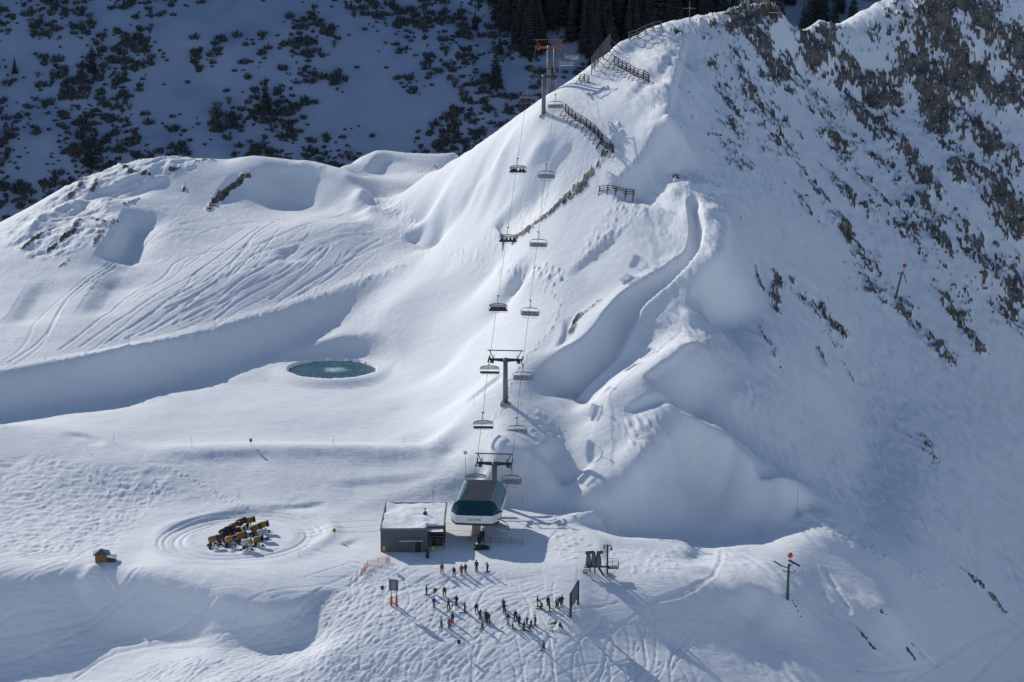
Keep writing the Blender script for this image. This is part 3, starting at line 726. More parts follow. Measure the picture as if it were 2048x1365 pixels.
class MB:
    def __init__(s): s.v = []; s.f = []; s.m = []; s.cur = 0
    def add(s, vs, fs):
        k = len(s.v); s.v += [tuple(v) for v in vs]; s.f += [tuple(i+k for i in f) for f in fs]; s.m += [s.cur]*len(fs); return s
    def box(s, c, d, rot=None):
        hx, hy, hz = d[0]/2, d[1]/2, d[2]/2; vs = []
        for x, y, z in ((-1,-1,-1),(1,-1,-1),(1,1,-1),(-1,1,-1),(-1,-1,1),(1,-1,1),(1,1,1),(-1,1,1)):
            p = Vector((x*hx, y*hy, z*hz))
            if rot is not None: p = rot @ p
            vs.append(p+Vector(c))
        return s.add(vs, [(0,3,2,1),(4,5,6,7),(0,1,5,4),(1,2,6,5),(2,3,7,6),(3,0,4,7)])
    def beam(s, a, b, w, h=None):
        a, b = Vector(a), Vector(b); d = b-a; L_ = d.length
        if L_ < 1e-6: return s
        rot = d.to_track_quat('Z', 'Y').to_matrix()
        return s.box((a+b)/2, (w, h or w, L_), rot)
    def tube(s, pts, r, n=6, cap=True):
        pts = [Vector(p) for p in pts]; rs = r if isinstance(r, (list, tuple)) else [r]*len(pts); vs = []; fs = []
        for k, p in enumerate(pts):
            d = (pts[min(k+1, len(pts)-1)]-pts[max(k-1, 0)]).normalized(); q = d.to_track_quat('Z', 'Y').to_matrix()
            for j in range(n):
                a = 2*math.pi*j/n; vs.append(p+q @ Vector((rs[k]*math.cos(a), rs[k]*math.sin(a), 0)))
        for k in range(len(pts)-1):
            for j in range(n): fs.append((k*n+j, k*n+(j+1)%n, (k+1)*n+(j+1)%n, (k+1)*n+j))
        if cap: fs.append(tuple(range(n-1,-1,-1))); fs.append(tuple((len(pts)-1)*n+j for j in range(n)))
        return s.add(vs, fs)
    def lathe(s, prof, n=12, M=None):
        vs = []; fs = []
        for (r, z) in prof:
            for j in range(n):
                a = 2*math.pi*j/n; p = Vector((r*math.cos(a), r*math.sin(a), z)); vs.append(M @ p if M else p)
        for k in range(len(prof)-1):
            for j in range(n): fs.append((k*n+j, k*n+(j+1)%n, (k+1)*n+(j+1)%n, (k+1)*n+j))
        return s.add(vs, fs)
    def prism(s, poly, a, b):
        """closed outline (list of 2-D points given as functions of the two ends) swept between two frames: a, b map (x, y) to 3-D"""
        n = len(poly); vs = [a(*p) for p in poly]+[b(*p) for p in poly]
        return s.add(vs, [tuple(range(n-1,-1,-1)), tuple(range(n,2*n))]+[(i,(i+1)%n,n+(i+1)%n,n+i) for i in range(n)])
    def build(s, name, mats, parent=None, smooth=False, loc=None):
        me = bpy.data.meshes.new(name); me.from_pydata([tuple(v) for v in s.v], [], s.f)
        ml = mats if isinstance(mats, (list, tuple)) else [mats]
        for m in ml: me.materials.append(m)
        if len(ml) > 1: me.polygons.foreach_set('material_index', s.m)
        if smooth: me.polygons.foreach_set('use_smooth', [True]*len(me.polygons))
        me.update()
        o = bpy.data.objects.new(name, me); col.objects.link(o)
        if parent is not None: o.parent = parent
        if loc is not None: o.location = loc
        return o

# ---------------------------------------------------------------- the snow-covered mountain
snow = snow_material('snow_and_rock', (.845,.865,.885), True)
terrain = grid_mesh('mountain_terrain', FX, FY, FZ, snow)
terrain['kind'] = 'structure'
at = terrain.data.attributes.new('rock', 'FLOAT', 'POINT'); at.data.foreach_set('value', RK.astype(np.float32).ravel())

# the far side of the valley
HS, HY, HZ = .84, 800.0, 29.0
def hill_z(x, y):
    d = x*.35-(y-800)
    return HZ+HS*(y-HY) + 7*gnoise(x/75+2, y/60, 201) + 3.6*gnoise((x+.6*y)/26, (y-.3*x)/60, 202) + 1.6*gnoise(x/15, y/22, 203) + .7*gnoise(x/7, y/9, 205)
hx = np.arange(-420, 421, 2.2); hy = np.arange(640, 1010, 2.0)
HX, HYg = np.meshgrid(hx, hy)
HZg = hill_z(HX, HYg) + .25*gnoise(HX/5, HYg/5, 204)
hsnow = snow_material('shade_tinted_slope_snow', (.27,.34,.47), False)  # clean snow darkened and blued: the far slope's shade painted into its colour
snowv = snow_material('open_snowfield', (.845,.865,.885), False)
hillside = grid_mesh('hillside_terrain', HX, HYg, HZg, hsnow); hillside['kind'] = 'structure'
# valley ground all round, far below and out of the frame
vx = np.arange(-3000, 3001, 60.0); vy = np.arange(-1500, 3001, 60.0)
VX, VY = np.meshgrid(vx, vy)
VZ = -130+60*fbm(VX/900, VY/900, 3, 210)+np.maximum(0, VY-1000)*.12+np.maximum(0, np.abs(VX)-900)*.1
# the sunlit mountainside the view is taken from rises towards and behind the viewpoint
own = 95+.45*(-VY-20)+25*fbm(VX/260, VY/260, 3, 214)
VZ = np.where(VY < 260, np.maximum(VZ, np.minimum(own, 240)), VZ)
valley = grid_mesh('valley_ground', VX, VY, VZ, snowv); valley['kind'] = 'structure'
def hill_cast(u, v):
    b = (682.5-v)/FPX; dy = math.cos(PITCH)+b*math.sin(PITCH); kx = (u-1024)/FPX/dy; tz = tdep(v)
    Yr = np.arange(700, 1005, .5); below = (H-Yr*tz) < hill_z(kx*Yr, Yr)
    k = int(np.argmax(below)) if below.any() else len(Yr)-1
    return Vector((kx*Yr[k], Yr[k], float(hill_z(np.array([kx*Yr[k]]), np.array([Yr[k]]))[0])))
# ---------------------------------------------------------------- vegetation of the far slope
needle = mat('pine_needles', (.042,.056,.058), .8, vary=.45, scale=2.0)
needle2 = mat('fir_needles', (.022,.032,.030), .8, vary=.4, scale=1.2)
bark = mat('bark', (.055,.042,.032), .9, vary=.3)
twig = mat('bare_twigs', (.075,.068,.066), .9, vary=.3)
def pine_bush(seed):
    r = random.Random(seed); m = MB()
    n = 22
    for k in range(n):
        a = r.random()*6.283; rad = math.sqrt(r.random()); x, y = rad*math.cos(a)*1.0, rad*math.sin(a)*.75
        h = (.6+.7*r.random())*(1.25-.45*rad)
        out = .25+.5*rad
        p0 = Vector((x*.75, y*.75, -.1)); p1 = p0+Vector((x*out*.5, y*out*.5, h*.45)); p2 = p1+Vector((x*.1, y*.1, h*.55))
        w = .11+.08*r.random()
        m.tube([p0, p1, p2], [w*.5, w*1.05, .015], 3, False)
    return m
def shrub(seed):
    r = random.Random(seed); m = MB()
    for k in range(34):
        a = r.random()*6.283; s = .25+.75*r.random()
        p0 = Vector((0,0,-.05)); p1 = Vector((math.cos(a)*.35*s, math.sin(a)*.35*s, .5+.2*r.random())); p2 = Vector((math.cos(a)*.7*s, math.sin(a)*.7*s, 1.0+.35*r.random()))
        m.tube([p0,p1,p2], [.022,.017,.006], 3, False)
        for q in range(3):
            t = .4+.5*r.random(); b = p1.lerp(p2, t); d = Vector((r.uniform(-.25,.25), r.uniform(-.25,.25), .3))
            m.tube([b, b+d], [.012,.004], 3, False)
    return m
def fir(seed, dens=1.0):
    r = random.Random(seed); m = MB(); tiers = 19
    for k in range(tiers):
        t = k/(tiers-1); z = .06+.92*t; rad = (.215*(1-t)**.85+.012)*(0.85+.3*r.random())
        nb = max(4, int(11*(1-t*.6)*dens)); ph = r.random()*6.28
        for j in range(nb):
            a = ph+6.283*j/nb+r.uniform(-.2,.2); L_ = rad*r.uniform(.7,1.2); ca, sa = math.cos(a), math.sin(a)
            wd = L_*.30+.006; dr = L_*r.uniform(.25,.55)
            base = Vector((0,0,z)); mid = Vector((ca*L_*.55, sa*L_*.55, z-dr*.35)); tip = Vector((ca*L_, sa*L_, z-dr)); sd = Vector((-sa, ca, 0))*wd
            m.add([base, mid+sd+Vector((0,0,-.012)), tip, mid-sd+Vector((0,0,-.012)), mid+Vector((0,0,.02))], [(0,4,1),(1,4,2),(2,4,3),(3,4,0)])
    return m
bushes = [pine_bush(s) for s in range(5)]; bush_me = []
bare = [shrub(s+50) for s in range(3)]; bare_me = []
def mesh_only(mb, name, m):
    o = mb.build(name, m); me = o.data; bpy.data.objects.remove(o); return me
bush_me = [mesh_only(b, 'dwarf_pine', needle) for b in bushes]
bare_me = [mesh_only(b, 'bare_shrub', twig) for b in bare]
fir_me = [mesh_only(fir(s+80), 'crown', needle2) for s in range(4)]
tr = MB().tube([(0,0,-.03),(0,0,.5),(0,0,.97)], [.016,.010,.002], 6); trunk_me = mesh_only(tr, 'trunk', bark)

rv = random.Random(11)
def dens_at(x, y):
    n = float(fbm(np.array([x/38.0]), np.array([y/30.0]), 3, 221)[0]) + .6*float(gnoise(np.array([(x+.7*y)/9.0]), np.array([(y-.5*x)/26.0]), 224)[0])
    return n
clear = [(hill_cast(u, v), r) for u, v, r in [(430,40,16),(520,40,14),(560,130,8),(690,100,10),(740,220,14),(800,270,12),(330,150,7),(60,330,8),(880,200,10),(650,220,7),(250,40,8),(1125,110,9),(1150,180,8),(620,270,6)]]
forest_zone = [(hill_cast(u, v), r) for u, v, r in [(1010,20,11),(1045,50,10),(1090,15,11),(1120,30,8),(1185,60,10),(1210,30,12),(1250,60,10),(1280,30,14),(1330,10,14),(1380,0,14),(1450,0,14),(1600,10,16),(1680,30,18),(1200,110,8),(1055,95,6)]]
spots = []
tries = 0
while len(spots) < 3700 and tries < 14000:
    tries += 1
    u = rv.uniform(-40, 1340); v = rv.uniform(-30, 470)
    p = hill_cast(u, v)
    if any((p.xy-c.xy).length < r*rv.uniform(.7,1.1) for c, r in clear) or any((p.xy-c.xy).length < r for c, r in forest_zone): continue
    if dens_at(p.x, p.y)+rv.uniform(-.35,.35) < -.08: continue
    if u > 1000 and rv.random() < .4: continue
    # grow in clumps
    for k in range(rv.choice((1,2,3,4))):
        x, y = p.x+rv.gauss(0, 3.0), p.y+rv.gauss(0, 2.2)
        spots.append((x, y, float(hill_z(np.array([x]), np.array([y]))[0])))
rest = MB()
nb = ns = 0
for i, (x, y, z) in enumerate(spots):
    s = rv.uniform(.5, .9)+2.0*rv.random()**2.4
    if rv.random() < .30 and ns < 290:
        o = bpy.data.objects.new('bare_shrub', bare_me[rv.randrange(3)]); col.objects.link(o); s *= 1.35; ns += 1
        tag(o, 'leafless grey deciduous shrub on the far shaded slope', 'shrub', 'bare shrubs on the far shaded slope')
    elif nb < 300:
        o = bpy.data.objects.new('dwarf_pine', bush_me[rv.randrange(5)]); col.objects.link(o); nb += 1
        tag(o, 'dark low dwarf pine bush on the far shaded slope', 'bush', 'dwarf pines on the far shaded slope')
    else:
        b = bushes[rv.randrange(5)]; a = rv.random()*6.28; ca, sa = math.cos(a)*s, math.sin(a)*s
        rest.add([(x+vx_*ca-vy_*sa, y+vx_*sa+vy_*ca, z+vz_*s) for vx_, vy_, vz_ in b.v], b.f); continue
    o.location = (x, y, z); o.rotation_euler = (rv.uniform(-.1,.1), 0, rv.random()*6.28); o.scale = (s*1.1, s, s*rv.uniform(.85,1.15))
if rest.v:
    ro = rest.build('dwarf_pine_scrub', needle); ro['kind'] = 'stuff'; ro['label'] = 'more dwarf pine scrub scattered over the far shaded slope'
def fir_tree(p, h, label, group=None):
    e = empty('fir_tree', p, rv.random()*6.28); e.scale = (h*rv.uniform(.85,1.1),)*2+(h,)
    for nm, me in (('crown', fir_me[rv.randrange(4)]), ('trunk', trunk_me)):
        o = bpy.data.objects.new(nm, me); col.objects.link(o); o.parent = e
    tag(e, label, 'tree', group); return e
for (u, v, h, lab) in [(185,148,12.5,'tall dark fir alone among dwarf pines on the slope above the left hill'),(178,335,14,'tall fir rising right behind the crest of the left snow hill'),
        (532,225,15,'large fir with bare shrubs at its foot halfway up the far slope'),(992,178,19,'tall fir standing apart on open snow left of the orange lift pylon'),
        (628,40,7,'small fir beside the open snow patch on the far slope'),(1000,110,10,'short fir at the lower edge of the dark forest'),(30,150,8,'small lone dark fir on open snow high on the far slope'),(950,60,9,'fir at the left fringe of the dark forest')]:
    fir_tree(hill_cast(u, v), h, lab)
nf = 0
while nf < 270:
    c, r = forest_zone[rv.randrange(len(forest_zone))]
    a = rv.random()*6.28; d = r*math.sqrt(rv.random()); x, y = c.x+math.cos(a)*d, c.y+math.sin(a)*d*1.1
    fir_tree((x, y, float(hill_z(np.array([x]), np.array([y]))[0])-.3), rv.uniform(13, 23), 'dark snowless fir in the dense forest behind the summit ridge', 'firs of the forest behind the summit ridge'); nf += 1
# ---------------------------------------------------------------- shared paints
steel = mat('galvanised_steel', (.20,.215,.225), .55, .55, .15)
dark = mat('dark_steel', (.035,.040,.048), .6, .3, .2)
black = mat('black_rubber', (.012,.012,.014), .7)
grey = mat('grey_plastic', (.30,.315,.33), .5)
lgrey = mat('light_grey_panel', (.52,.54,.55), .45)
white = mat('white_paint', (.74,.76,.76), .4, vary=.05)
orange = mat('orange_paint', (.62,.14,.02), .5)
redor = mat('orange_red_paint', (.50,.075,.02), .5)
yellow = mat('yellow_paint', (.58,.33,.02), .5)
concrete = mat('concrete', (.30,.29,.27), .9, bump=.4)
wood = mat('weathered_timber', (.085,.055,.035), .85, vary=.35, scale=9)
seatm = mat('dark_seat_cushion', (.022,.024,.028), .7)
def glass(name, color, rough=.12, alpha=.9):
    m = mat(name, color, rough, .0, .1, 1.5, spec=.35, coat=.0); m.node_tree.nodes['Principled BSDF'].inputs['Alpha'].default_value = alpha; return m
teal = glass('teal_tinted_glazing', (.012,.13,.17), .3, .97)
tealf = glass('dark_tinted_glazing', (.010,.055,.075), .15, .97)
bubble = glass('smoked_bubble_shell', (.20,.22,.24), .2, .72)
snowm = snow_material('loose_snow', (.845,.865,.885), False)

# ---------------------------------------------------------------- chairlift line
AX = Vector((math.sin(R(5.28)), math.cos(R(5.28)), 0)); PRP = Vector((AX.y, -AX.x, 0))
LIFT_RZ = -R(5.28)
def xc(Y): return -1.5+.0925*(Y-421)
HALF = 3.7
kl = [(378,6.3),(396,9.0),(410,17.2),(421.5,25.4),(424,26.0),(443,36.2),(467,48.5),(493,62.1),(524,77.7),(530,79.6),(549,86.2),(566,84.8),(592,84.4),(640,80.0)]
kr = [(378,6.3),(396,8.6),(409,16.3),(421.5,24.2),(424,24.8),(443,35.2),(466,47.2),(492,60.8),(523,75.9),(530,78.4),(549,85.6),(566,83.9),(592,84.0),(640,80.0)]
def cable(Y, side):
    k = kl if side < 0 else kr
    z = float(np.interp(Y, [a for a, b in k], [b for a, b in k])); return Vector((xc(Y)+side*HALF, Y, z))
rope = MB()
for side in (-1, 1):
    k = kl if side < 0 else kr
    pts = []
    for (ya, _), (yb, _) in zip(k[:-1], k[1:]):
        for t in (0, .5): pts.append(cable(ya+(yb-ya)*t, side))
    pts.append(cable(640, side)); rope.tube(pts, .042, 5)
a = np.linspace(0, math.pi, 9)
rope.tube([Vector((xc(378),378,6.3))+PRP*(-HALF*math.cos(t))-AX*(3.4*math.sin(t)) for t in a], .042, 5)
tag(rope.build('haul_rope', dark), 'thin steel haul rope looping from the lift station up over the pylons', 'cable')

def chair_parts(kind):
    parts = []
    m = MB(); m.box((0,0,.02),(.16,.7,.2)); m.beam((-.35,.1,.12),(.35,-.1,.1),.1); m.beam((-.1,.35,.2),(.2,-.3,.05),.09); parts.append(('grip', m, dark))
    m = MB(); m.tube([(0,0,0),(-.16,0,-.35),(-.2,0,-.8),(-.08,0,-1.3),(0,0,-1.55)], .065, 6); parts.append(('hanger', m, steel))
    m = MB(); m.tube([(-1.45,0,-1.66),(-.7,0,-1.56),(0,0,-1.52),(.7,0,-1.56),(1.45,0,-1.66)], .085, 6); parts.append(('top_bar', m, dark))
    for s in (-1, 1):
        m = MB(); m.tube([(s*1.4,0,-1.66),(s*1.82,-.05,-1.8),(s*1.98,-.1,-2.15),(s*1.98,-.15,-2.8),(s*1.9,-.1,-3.15),(s*1.75,.3,-3.2)], .055, 6); parts.append(('side_frame', m, steel))
    if kind == 'up':
        m = MB(); m.box((0,-.16,-2.9),(3.75,.12,.5), Matrix.Rotation(R(10),3,'X')); parts.append(('backrest', m, seatm))
        m = MB(); m.box((0,.15,-3.08),(3.7,.55,.12)); parts.append(('seat', m, seatm))
        m = MB(); prof = [(.30,-1.74),(-.15,-1.70),(-.45,-1.82),(-.60,-2.0),(-.62,-2.2)]
        vs = [(x,y,z) for (y,z) in prof for x in (-1.9,-1.86,1.86,1.9)]; fs = []
        for k in range(len(prof)-1):
            for c in range(3): fs.append((k*4+c, k*4+c+1, k*4+4+c+1, k*4+4+c))
        m.add(vs, fs); parts.append(('bubble_shell', m, bubble))
        m = MB(); m.tube([(-1.7,.75,-3.55),(1.7,.75,-3.55)], .035, 5)
        for x in (-1.2,0,1.2): m.tube([(x,.3,-3.05),(x,.8,-3.15),(x,.75,-3.55)], .025, 4)
        parts.append(('footrest', m, steel))
    else:
        m = MB(); m.box((0,-.2,-2.72),(3.55,.1,.72), Matrix.Rotation(R(8),3,'X'));
        parts.append(('backrest', m, grey))
        for x in (-.85,0,.85):
            h = MB(); h.box((x,-.10,-2.62),(.34,.06,.14)); parts.append(('headrest', h, dark))
        m = MB(); m.box((0,.12,-3.12),(3.55,.62,.14), Matrix.Rotation(R(-14),3,'X')); parts.append(('seat', m, lgrey))
        m = MB(); prof = [(-.28,-2.36),(-.42,-2.30),(-.62,-2.42),(-.68,-2.8),(-.55,-3.05)]
        vs = [(x,y,z) for (y,z) in prof for x in (-1.9,1.9)]
        m.add(vs, [(k*2,k*2+1,k*2+3,k*2+2) for k in range(4)]); parts.append(('bubble_shell', m, bubble))
        m = MB(); m.tube([(-1.6,.65,-3.62),(1.6,.65,-3.62)], .03, 5)
        for x in (-.9,.9): m.tube([(x,.4,-3.2),(x,.65,-3.62)], .022, 4)
        parts.append(('footrest', m, steel))
    return parts
def make_chair(kind):
    e = empty('lift_chair', (0,0,0))
    for nm, m, mt in chair_parts(kind): m.build(nm, mt, e, smooth=nm in ('hanger','side_frame','top_bar'))
    e.scale = (1.1,1.1,1.1)
    return e
protos = {'up': [make_chair('up'), False], 'down': [make_chair('down'), False]}
CHAIRS = {}
def put_chair(kind, Y, label, pos=None, rz=None):
    pr = protos[kind]
    o = pr[0] if not pr[1] else copy_tree(pr[0]); pr[1] = True
    o.location = pos if pos is not None else cable(Y, -1 if kind == 'up' else 1)
    o.rotation_euler = (random.uniform(-.05,.05), random.uniform(-.025,.025), rz if rz is not None else (LIFT_RZ if kind == 'up' else LIFT_RZ+math.pi))
    tag(o, label, 'lift chair', 'chairs of the chairlift'); return o
for Y, key, label in [(395.5,'a','empty chair with smoked shell at the small pylon behind the station roof, uphill rope'),(409.5,'b','empty dark-backed chair between station and middle pylon on the uphill rope'),
        (423.5,'c','empty dark-backed chair at the middle pylon head on the uphill rope'),(443,'d','chair full of riders, first above the middle pylon'),
        (467,'e','chair with four riders passing the lower end of the rock band'),(493,'f','chair with five riders halfway up to the upper pylon'),(523,'g','chair with riders in front of the shaded slope beside the upper pylon')]:
    CHAIRS[key] = put_chair('up', Y, label)
for Y, label in [(395.5,'empty grey chair beside the small pylon behind the station roof, downhill rope'),(408.5,'empty light grey chair just above the station on the downhill rope'),(423,'empty light grey chair at the middle pylon head on the downhill rope'),
        (443,'empty light grey chair above the trampled path, first above the middle pylon'),(466.5,'empty light grey chair just right of the rock band\'s lower end'),(492,'empty light grey chair over the soft snow folds halfway up'),(522.5,'empty light grey chair right of the upper pylon shaft'),
        (566,'empty white-bottomed chair lower of two beside the orange pylon head'),(592,'empty white-bottomed chair upper of two beside the orange pylon head')]:
    put_chair('down', Y, label)
put_chair('down', 0, 'empty chair turning under the right front corner of the lift station', Vector((xc(371),371,6.6))+PRP*3.9, LIFT_RZ+math.pi*.75)

def pylon(Y, base_z, top_z, w, label, paint=steel, head=dark, arms=True, name='lift_pylon', u_x=None):
    x = xc(Y) if u_x is None else u_x
    e = empty(name, (x, Y, base_z), LIFT_RZ); h = top_z-base_z
    m = MB(); m.tube([(0,0,-.8),(0,0,h)], [w*.62,w*.5], 12); sh = m.build('shaft', paint, e, True)
    m = MB(); m.box((0,0,.1),(w*2.2,w*2.2,.8)); m.build('footing', concrete, e)
    m = MB(); m.prism([(-HALF-.1,.12),(-HALF-.1,-.18),(-.5,-.55),(.5,-.55),(HALF+.1,-.18),(HALF+.1,.12),(0,.25)], lambda a,b: (a,-.22,h+b-.3), lambda a,b: (a,.22,h+b-.3)); ca = m.build('cross_arm', head, e)
    for s in (-1, 1):
        m = MB(); m.beam((s*HALF,-2.0,h-.55),(s*HALF,2.0,h+.05),.16,.3)
        for k in range(6):
            y = -1.8+.72*k; M = Matrix.Translation((s*HALF, y, h-.35+.15*(y+2)/4+.0)) @ Matrix.Rotation(R(90),4,'Y'); m.lathe([(0,-.09),(.22,-.09),(.22,.09),(0,.09)], 10, M)
        m.build('sheave_assembly', head, ca)
        m = MB(); m.box((s*(HALF-.75),0,h-.55),(.75,3.2,.06))
        for y in (-1.5,-.5,.5,1.5):
            m.beam((s*(HALF-1.1),y,h-.5),(s*(HALF-1.1),y,h+.5),.05)
        m.beam((s*(HALF-1.1),-1.5,h+.5),(s*(HALF-1.1),1.5,h+.5),.05); m.box((s*(HALF-.75),0,h-.9),(.7,1.0,.5)); m.build('catwalk', head, ca)
        m = MB(); m.beam((s*(HALF-1.0),0,h-.2),(s*(HALF-.2),0,h+1.65),.17); m.build('frame_strut', head, e)
    m = MB(); m.beam((-HALF-.3,0,h+1.7),(HALF+.3,0,h+1.7),.2); m.build('lifting_frame', head, e)
    m = MB()
    for k in range(int(h/.45)): m.beam((-.2,-w*.62-.12,.3+k*.45),(.2,-w*.62-.12,.3+k*.45),.035)
    for s in (-1,1): m.beam((s*.2,-w*.62-.12,.2),(s*.2,-w*.62-.12,h-.3),.035)
    m.build('ladder', steel, sh)
    tag(e, label, 'lift pylon'); return e
p1 = pylon(397, zat(xc(397),397), 9.5, 1.1, 'short stout lift pylon right behind the station roof')
p2 = pylon(421.5, zat(xc(421.5),421.5)-.3, 26.4, 1.0, 'tall tubular lift pylon on the spur with its base in tracked snow')
p3 = pylon(530, zat(xc(530),530)-1.0, 80.4, 1.0, 'grey lift pylon on the sunlit ridge edge in front of the orange one')
p4 = pylon(549, zat(xc(549),549)-2.0, 87.0, 1.15, 'lift pylon with orange-red head behind the grey one on the ridge', head=mat('rusty_orange_paint', (.34,.065,.03), .6))
m = MB(); m.tube([(1.6,.6,-1),(1.6,.6,15)], .38, 10); m.build('shaft', steel, p4, True)
# orange lifebuoy-like rings: one on the pylon, one on a pole by the station
def ring(m, c, r, t):
    M = Matrix.Translation(c) @ Matrix.Rotation(R(90),4,'X')
    n = 16; vs = []; fs = []
    for k in range(n):
        a = 2*math.pi*k/n
        for j in range(6):
            b = 2*math.pi*j/6; p = Vector(((r+t*math.cos(b))*math.cos(a), (r+t*math.cos(b))*math.sin(a), t*math.sin(b))); vs.append(M @ p)
    for k in range(n):
        for j in range(6): fs.append((k*6+j, ((k+1)%n)*6+j, ((k+1)%n)*6+(j+1)%6, k*6+(j+1)%6))
    m.add(vs, fs)
m = MB(); ring(m, Vector((.45,-.75,1.9)), .32, .07); m.build('warning_ring', redor, p2, True)
q = pt(931, 930, 398); q = Vector((q[0], 398, zat(q[0], 398)))
e = empty('ring_signal', q); m = MB(); m.tube([(0,0,-.3),(0,0,H-398*tdep(913)-q.z)], .04, 6); m.build('pole', steel, e)
m = MB(); ring(m, Vector((0,0,H-398*tdep(906)-q.z)), .34, .08); m.build('ring', redor, e, True); m = MB(); m.lathe([(0,-.03),(.27,-.03),(.27,.03),(0,.03)], 14, Matrix.Translation((0,0,H-398*tdep(906)-q.z)) @ Matrix.Rotation(R(90),4,'X')); m.build('disc', white, e)
tag(e, 'round red-rimmed white disc on a thin pole left of the small pylon', 'sign')

# ---------------------------------------------------------------- valley station of the lift
ST = empty('lift_station', (-6.75, 378.5, 0.0), LIFT_RZ)
tag(ST, 'chairlift bottom station with grey roof, teal curved glazing and white fascia', 'lift station')
YB, YF = 8.0, -6.0
prof = [(2.95,8.45),(3.55,8.25),(4.1,7.75),(4.5,7.0),(4.72,6.2),(4.75,5.9)]
# roof of seamed sheets
n = 6
for k in range(n):
    w = 5.9/n; m = MB(); x = -2.95+w*(k+.5)
    m.prism([(x-w/2+.012,0),(x+w/2-.012,0),(x+w/2-.012,.09),(x-w/2+.012,.09)], lambda a,b: (a,YB,8.45+b), lambda a,b: (a,YF-.35,8.40+b)); m.build('roof_sheet', mat('dark_grey_roof', (.036,.046,.062), .8, .0, .08, spec=.1), ST)
np_ = 9
for s in (-1, 1):
    for k in range(np_):
        y0 = YF+(YB-YF)*k/np_+.03; y1 = YF+(YB-YF)*(k+1)/np_-.03; m = MB(); out = .05*(k%2)
        vs = []; fs = []
        for (x, z) in prof: vs += [(s*(x+out), y0, z), (s*(x-.02+out+.06), y1, z)]
        for j in range(len(prof)-1): fs.append((2*j,2*j+1,2*j+3,2*j+2))
        m.add(vs, fs); m.build('side_glazing', teal, ST, True)
    m = MB()
    for k in range(np_+1):
        y = YF+(YB-YF)*k/np_
        m.tube([(s*(x+.06), y, z) for x, z in prof], .05, 5)
    m.build('glazing_ribs', mat('bright_rib', (.35,.42,.44), .35, .5), ST, True)
# front: slanted panes, corner facets
fx = [-2.7,-1.35,0,1.35,2.7]
top = lambda x: (x, YF-.25, 8.35); bot = lambda x: (x, YF-2.15, 5.9)
for k in range(4):
    m = MB(); a0, a1 = fx[k]+.04, fx[k+1]-.04
    m.add([bot(a0), bot(a1), top(a1), top(a0)], [(0,1,2,3)]); m.build('front_pane', tealf, ST)
m = MB()
for x in fx: m.beam(bot(x), top(x), .07)
m.beam(top(-2.8), top(2.8), .12); m.beam(bot(-2.8), bot(2.8), .1); m.build('front_mullions', dark, ST)
for s in (-1, 1):
    m = MB(); vs = []; fs = []
    for j, (x, z) in enumerate(prof):
        t = (8.45-z)/(8.45-5.9); vs += [(s*x, YF, z), (s*(2.7+.95*t), YF-.25-1.75*t, z-.02)]
    for j in range(len(prof)-1): fs.append((2*j,2*j+2,2*j+3,2*j+1))
    vs2 = [(s*2.7,YF-.25,8.35),(s*3.65,YF-2.0,5.9),(s*2.7,YF-2.15,5.9)]
    m.add(vs, fs); m.add(vs2, [(0,1,2)]); m.build('corner_glazing', tealf, ST)
# white fascia of flat sections
out = [(-4.85,YB),(-4.85,3.3),(-4.85,-1.4),(-4.85,-6.1),(-3.75,-8.25),(-1.3,-8.4),(1.3,-8.4),(3.75,-8.25),(4.85,-6.1),(4.85,-1.4),(4.85,3.3),(4.85,YB)]
for k in range(len(out)-1):
    a, b = Vector((*out[k],0)), Vector((*out[k+1],0)); d = (b-a).normalized()*.015; nrm = Vector((d.y,-d.x,0)).normalized()*-.08
    m = MB(); a2, b2 = a+d, b-d
    m.add([a2+Vector((0,0,4.35)), b2+Vector((0,0,4.35)), b2*1.0+Vector((0,0,5.9)), a2+Vector((0,0,5.9)), a2*.985+Vector((0,0,4.35)), b2*.985+Vector((0,0,4.35)), b2*.985+Vector((0,0,5.9)), a2*.985+Vector((0,0,5.9))],
          [(0,1,2,3),(5,4,7,6),(0,4,5,1),(3,2,6,7),(0,3,7,4),(1,5,6,2)]); m.build('fascia_panel', white, ST)
m = MB(); poly = [(x*.975, y*.985) for x, y in out]
m.prism(poly, lambda a,b: (a,b,3.9), lambda a,b: (a,b,4.45)); m.build('underside_tray', dark, ST)
m = MB(); m.prism([(x*.96,y*.97) for x,y in out], lambda a,b: (a,b,5.5), lambda a,b: (a,b,5.86)); m.build('machine_deck', dark, ST)
m = MB(); m.box((0,-4.2,1.7),(1.5,2.4,5.0)); m.box((0,-4.2,.3),(2.3,3.2,1.2)); m.build('front_column', concrete, ST)
m = MB(); m.box((0,5.5,1.7),(1.5,2.0,5.0)); m.build('rear_column', concrete, ST)
for y in (-3.5,-1.0,1.5,4.0):
    m = MB(); m.lathe([(0,6.1),(.9,6.1),(.95,6.4),(0,6.4)], 14, Matrix.Translation((0 if y > -3 else 0, y, 0))); m.build('drive_wheel', steel, ST)
m = MB(); m.box((-2.3,-1,6.6),(1.2,6,1.1)); m.box((2.3,0,6.5),(1.0,7,.9)); m.build('machinery', dark, ST)
m = MB(); m.box((1.35,-5.8,.9),(.9,.7,1.9)); m.build('control_box', dark, ST)
cu = bpy.data.curves.new('lettering', 'FONT'); cu.body = 'LEITNER'; cu.size = .62; cu.extrude = .012; cu.align_x = 'CENTER'; cu.space_character = 1.15
to = bpy.data.objects.new('lettering', cu); col.objects.link(to)
dg = bpy.context.evaluated_depsgraph_get(); lm = bpy.data.meshes.new_from_object(to.evaluated_get(dg)); bpy.data.objects.remove(to)
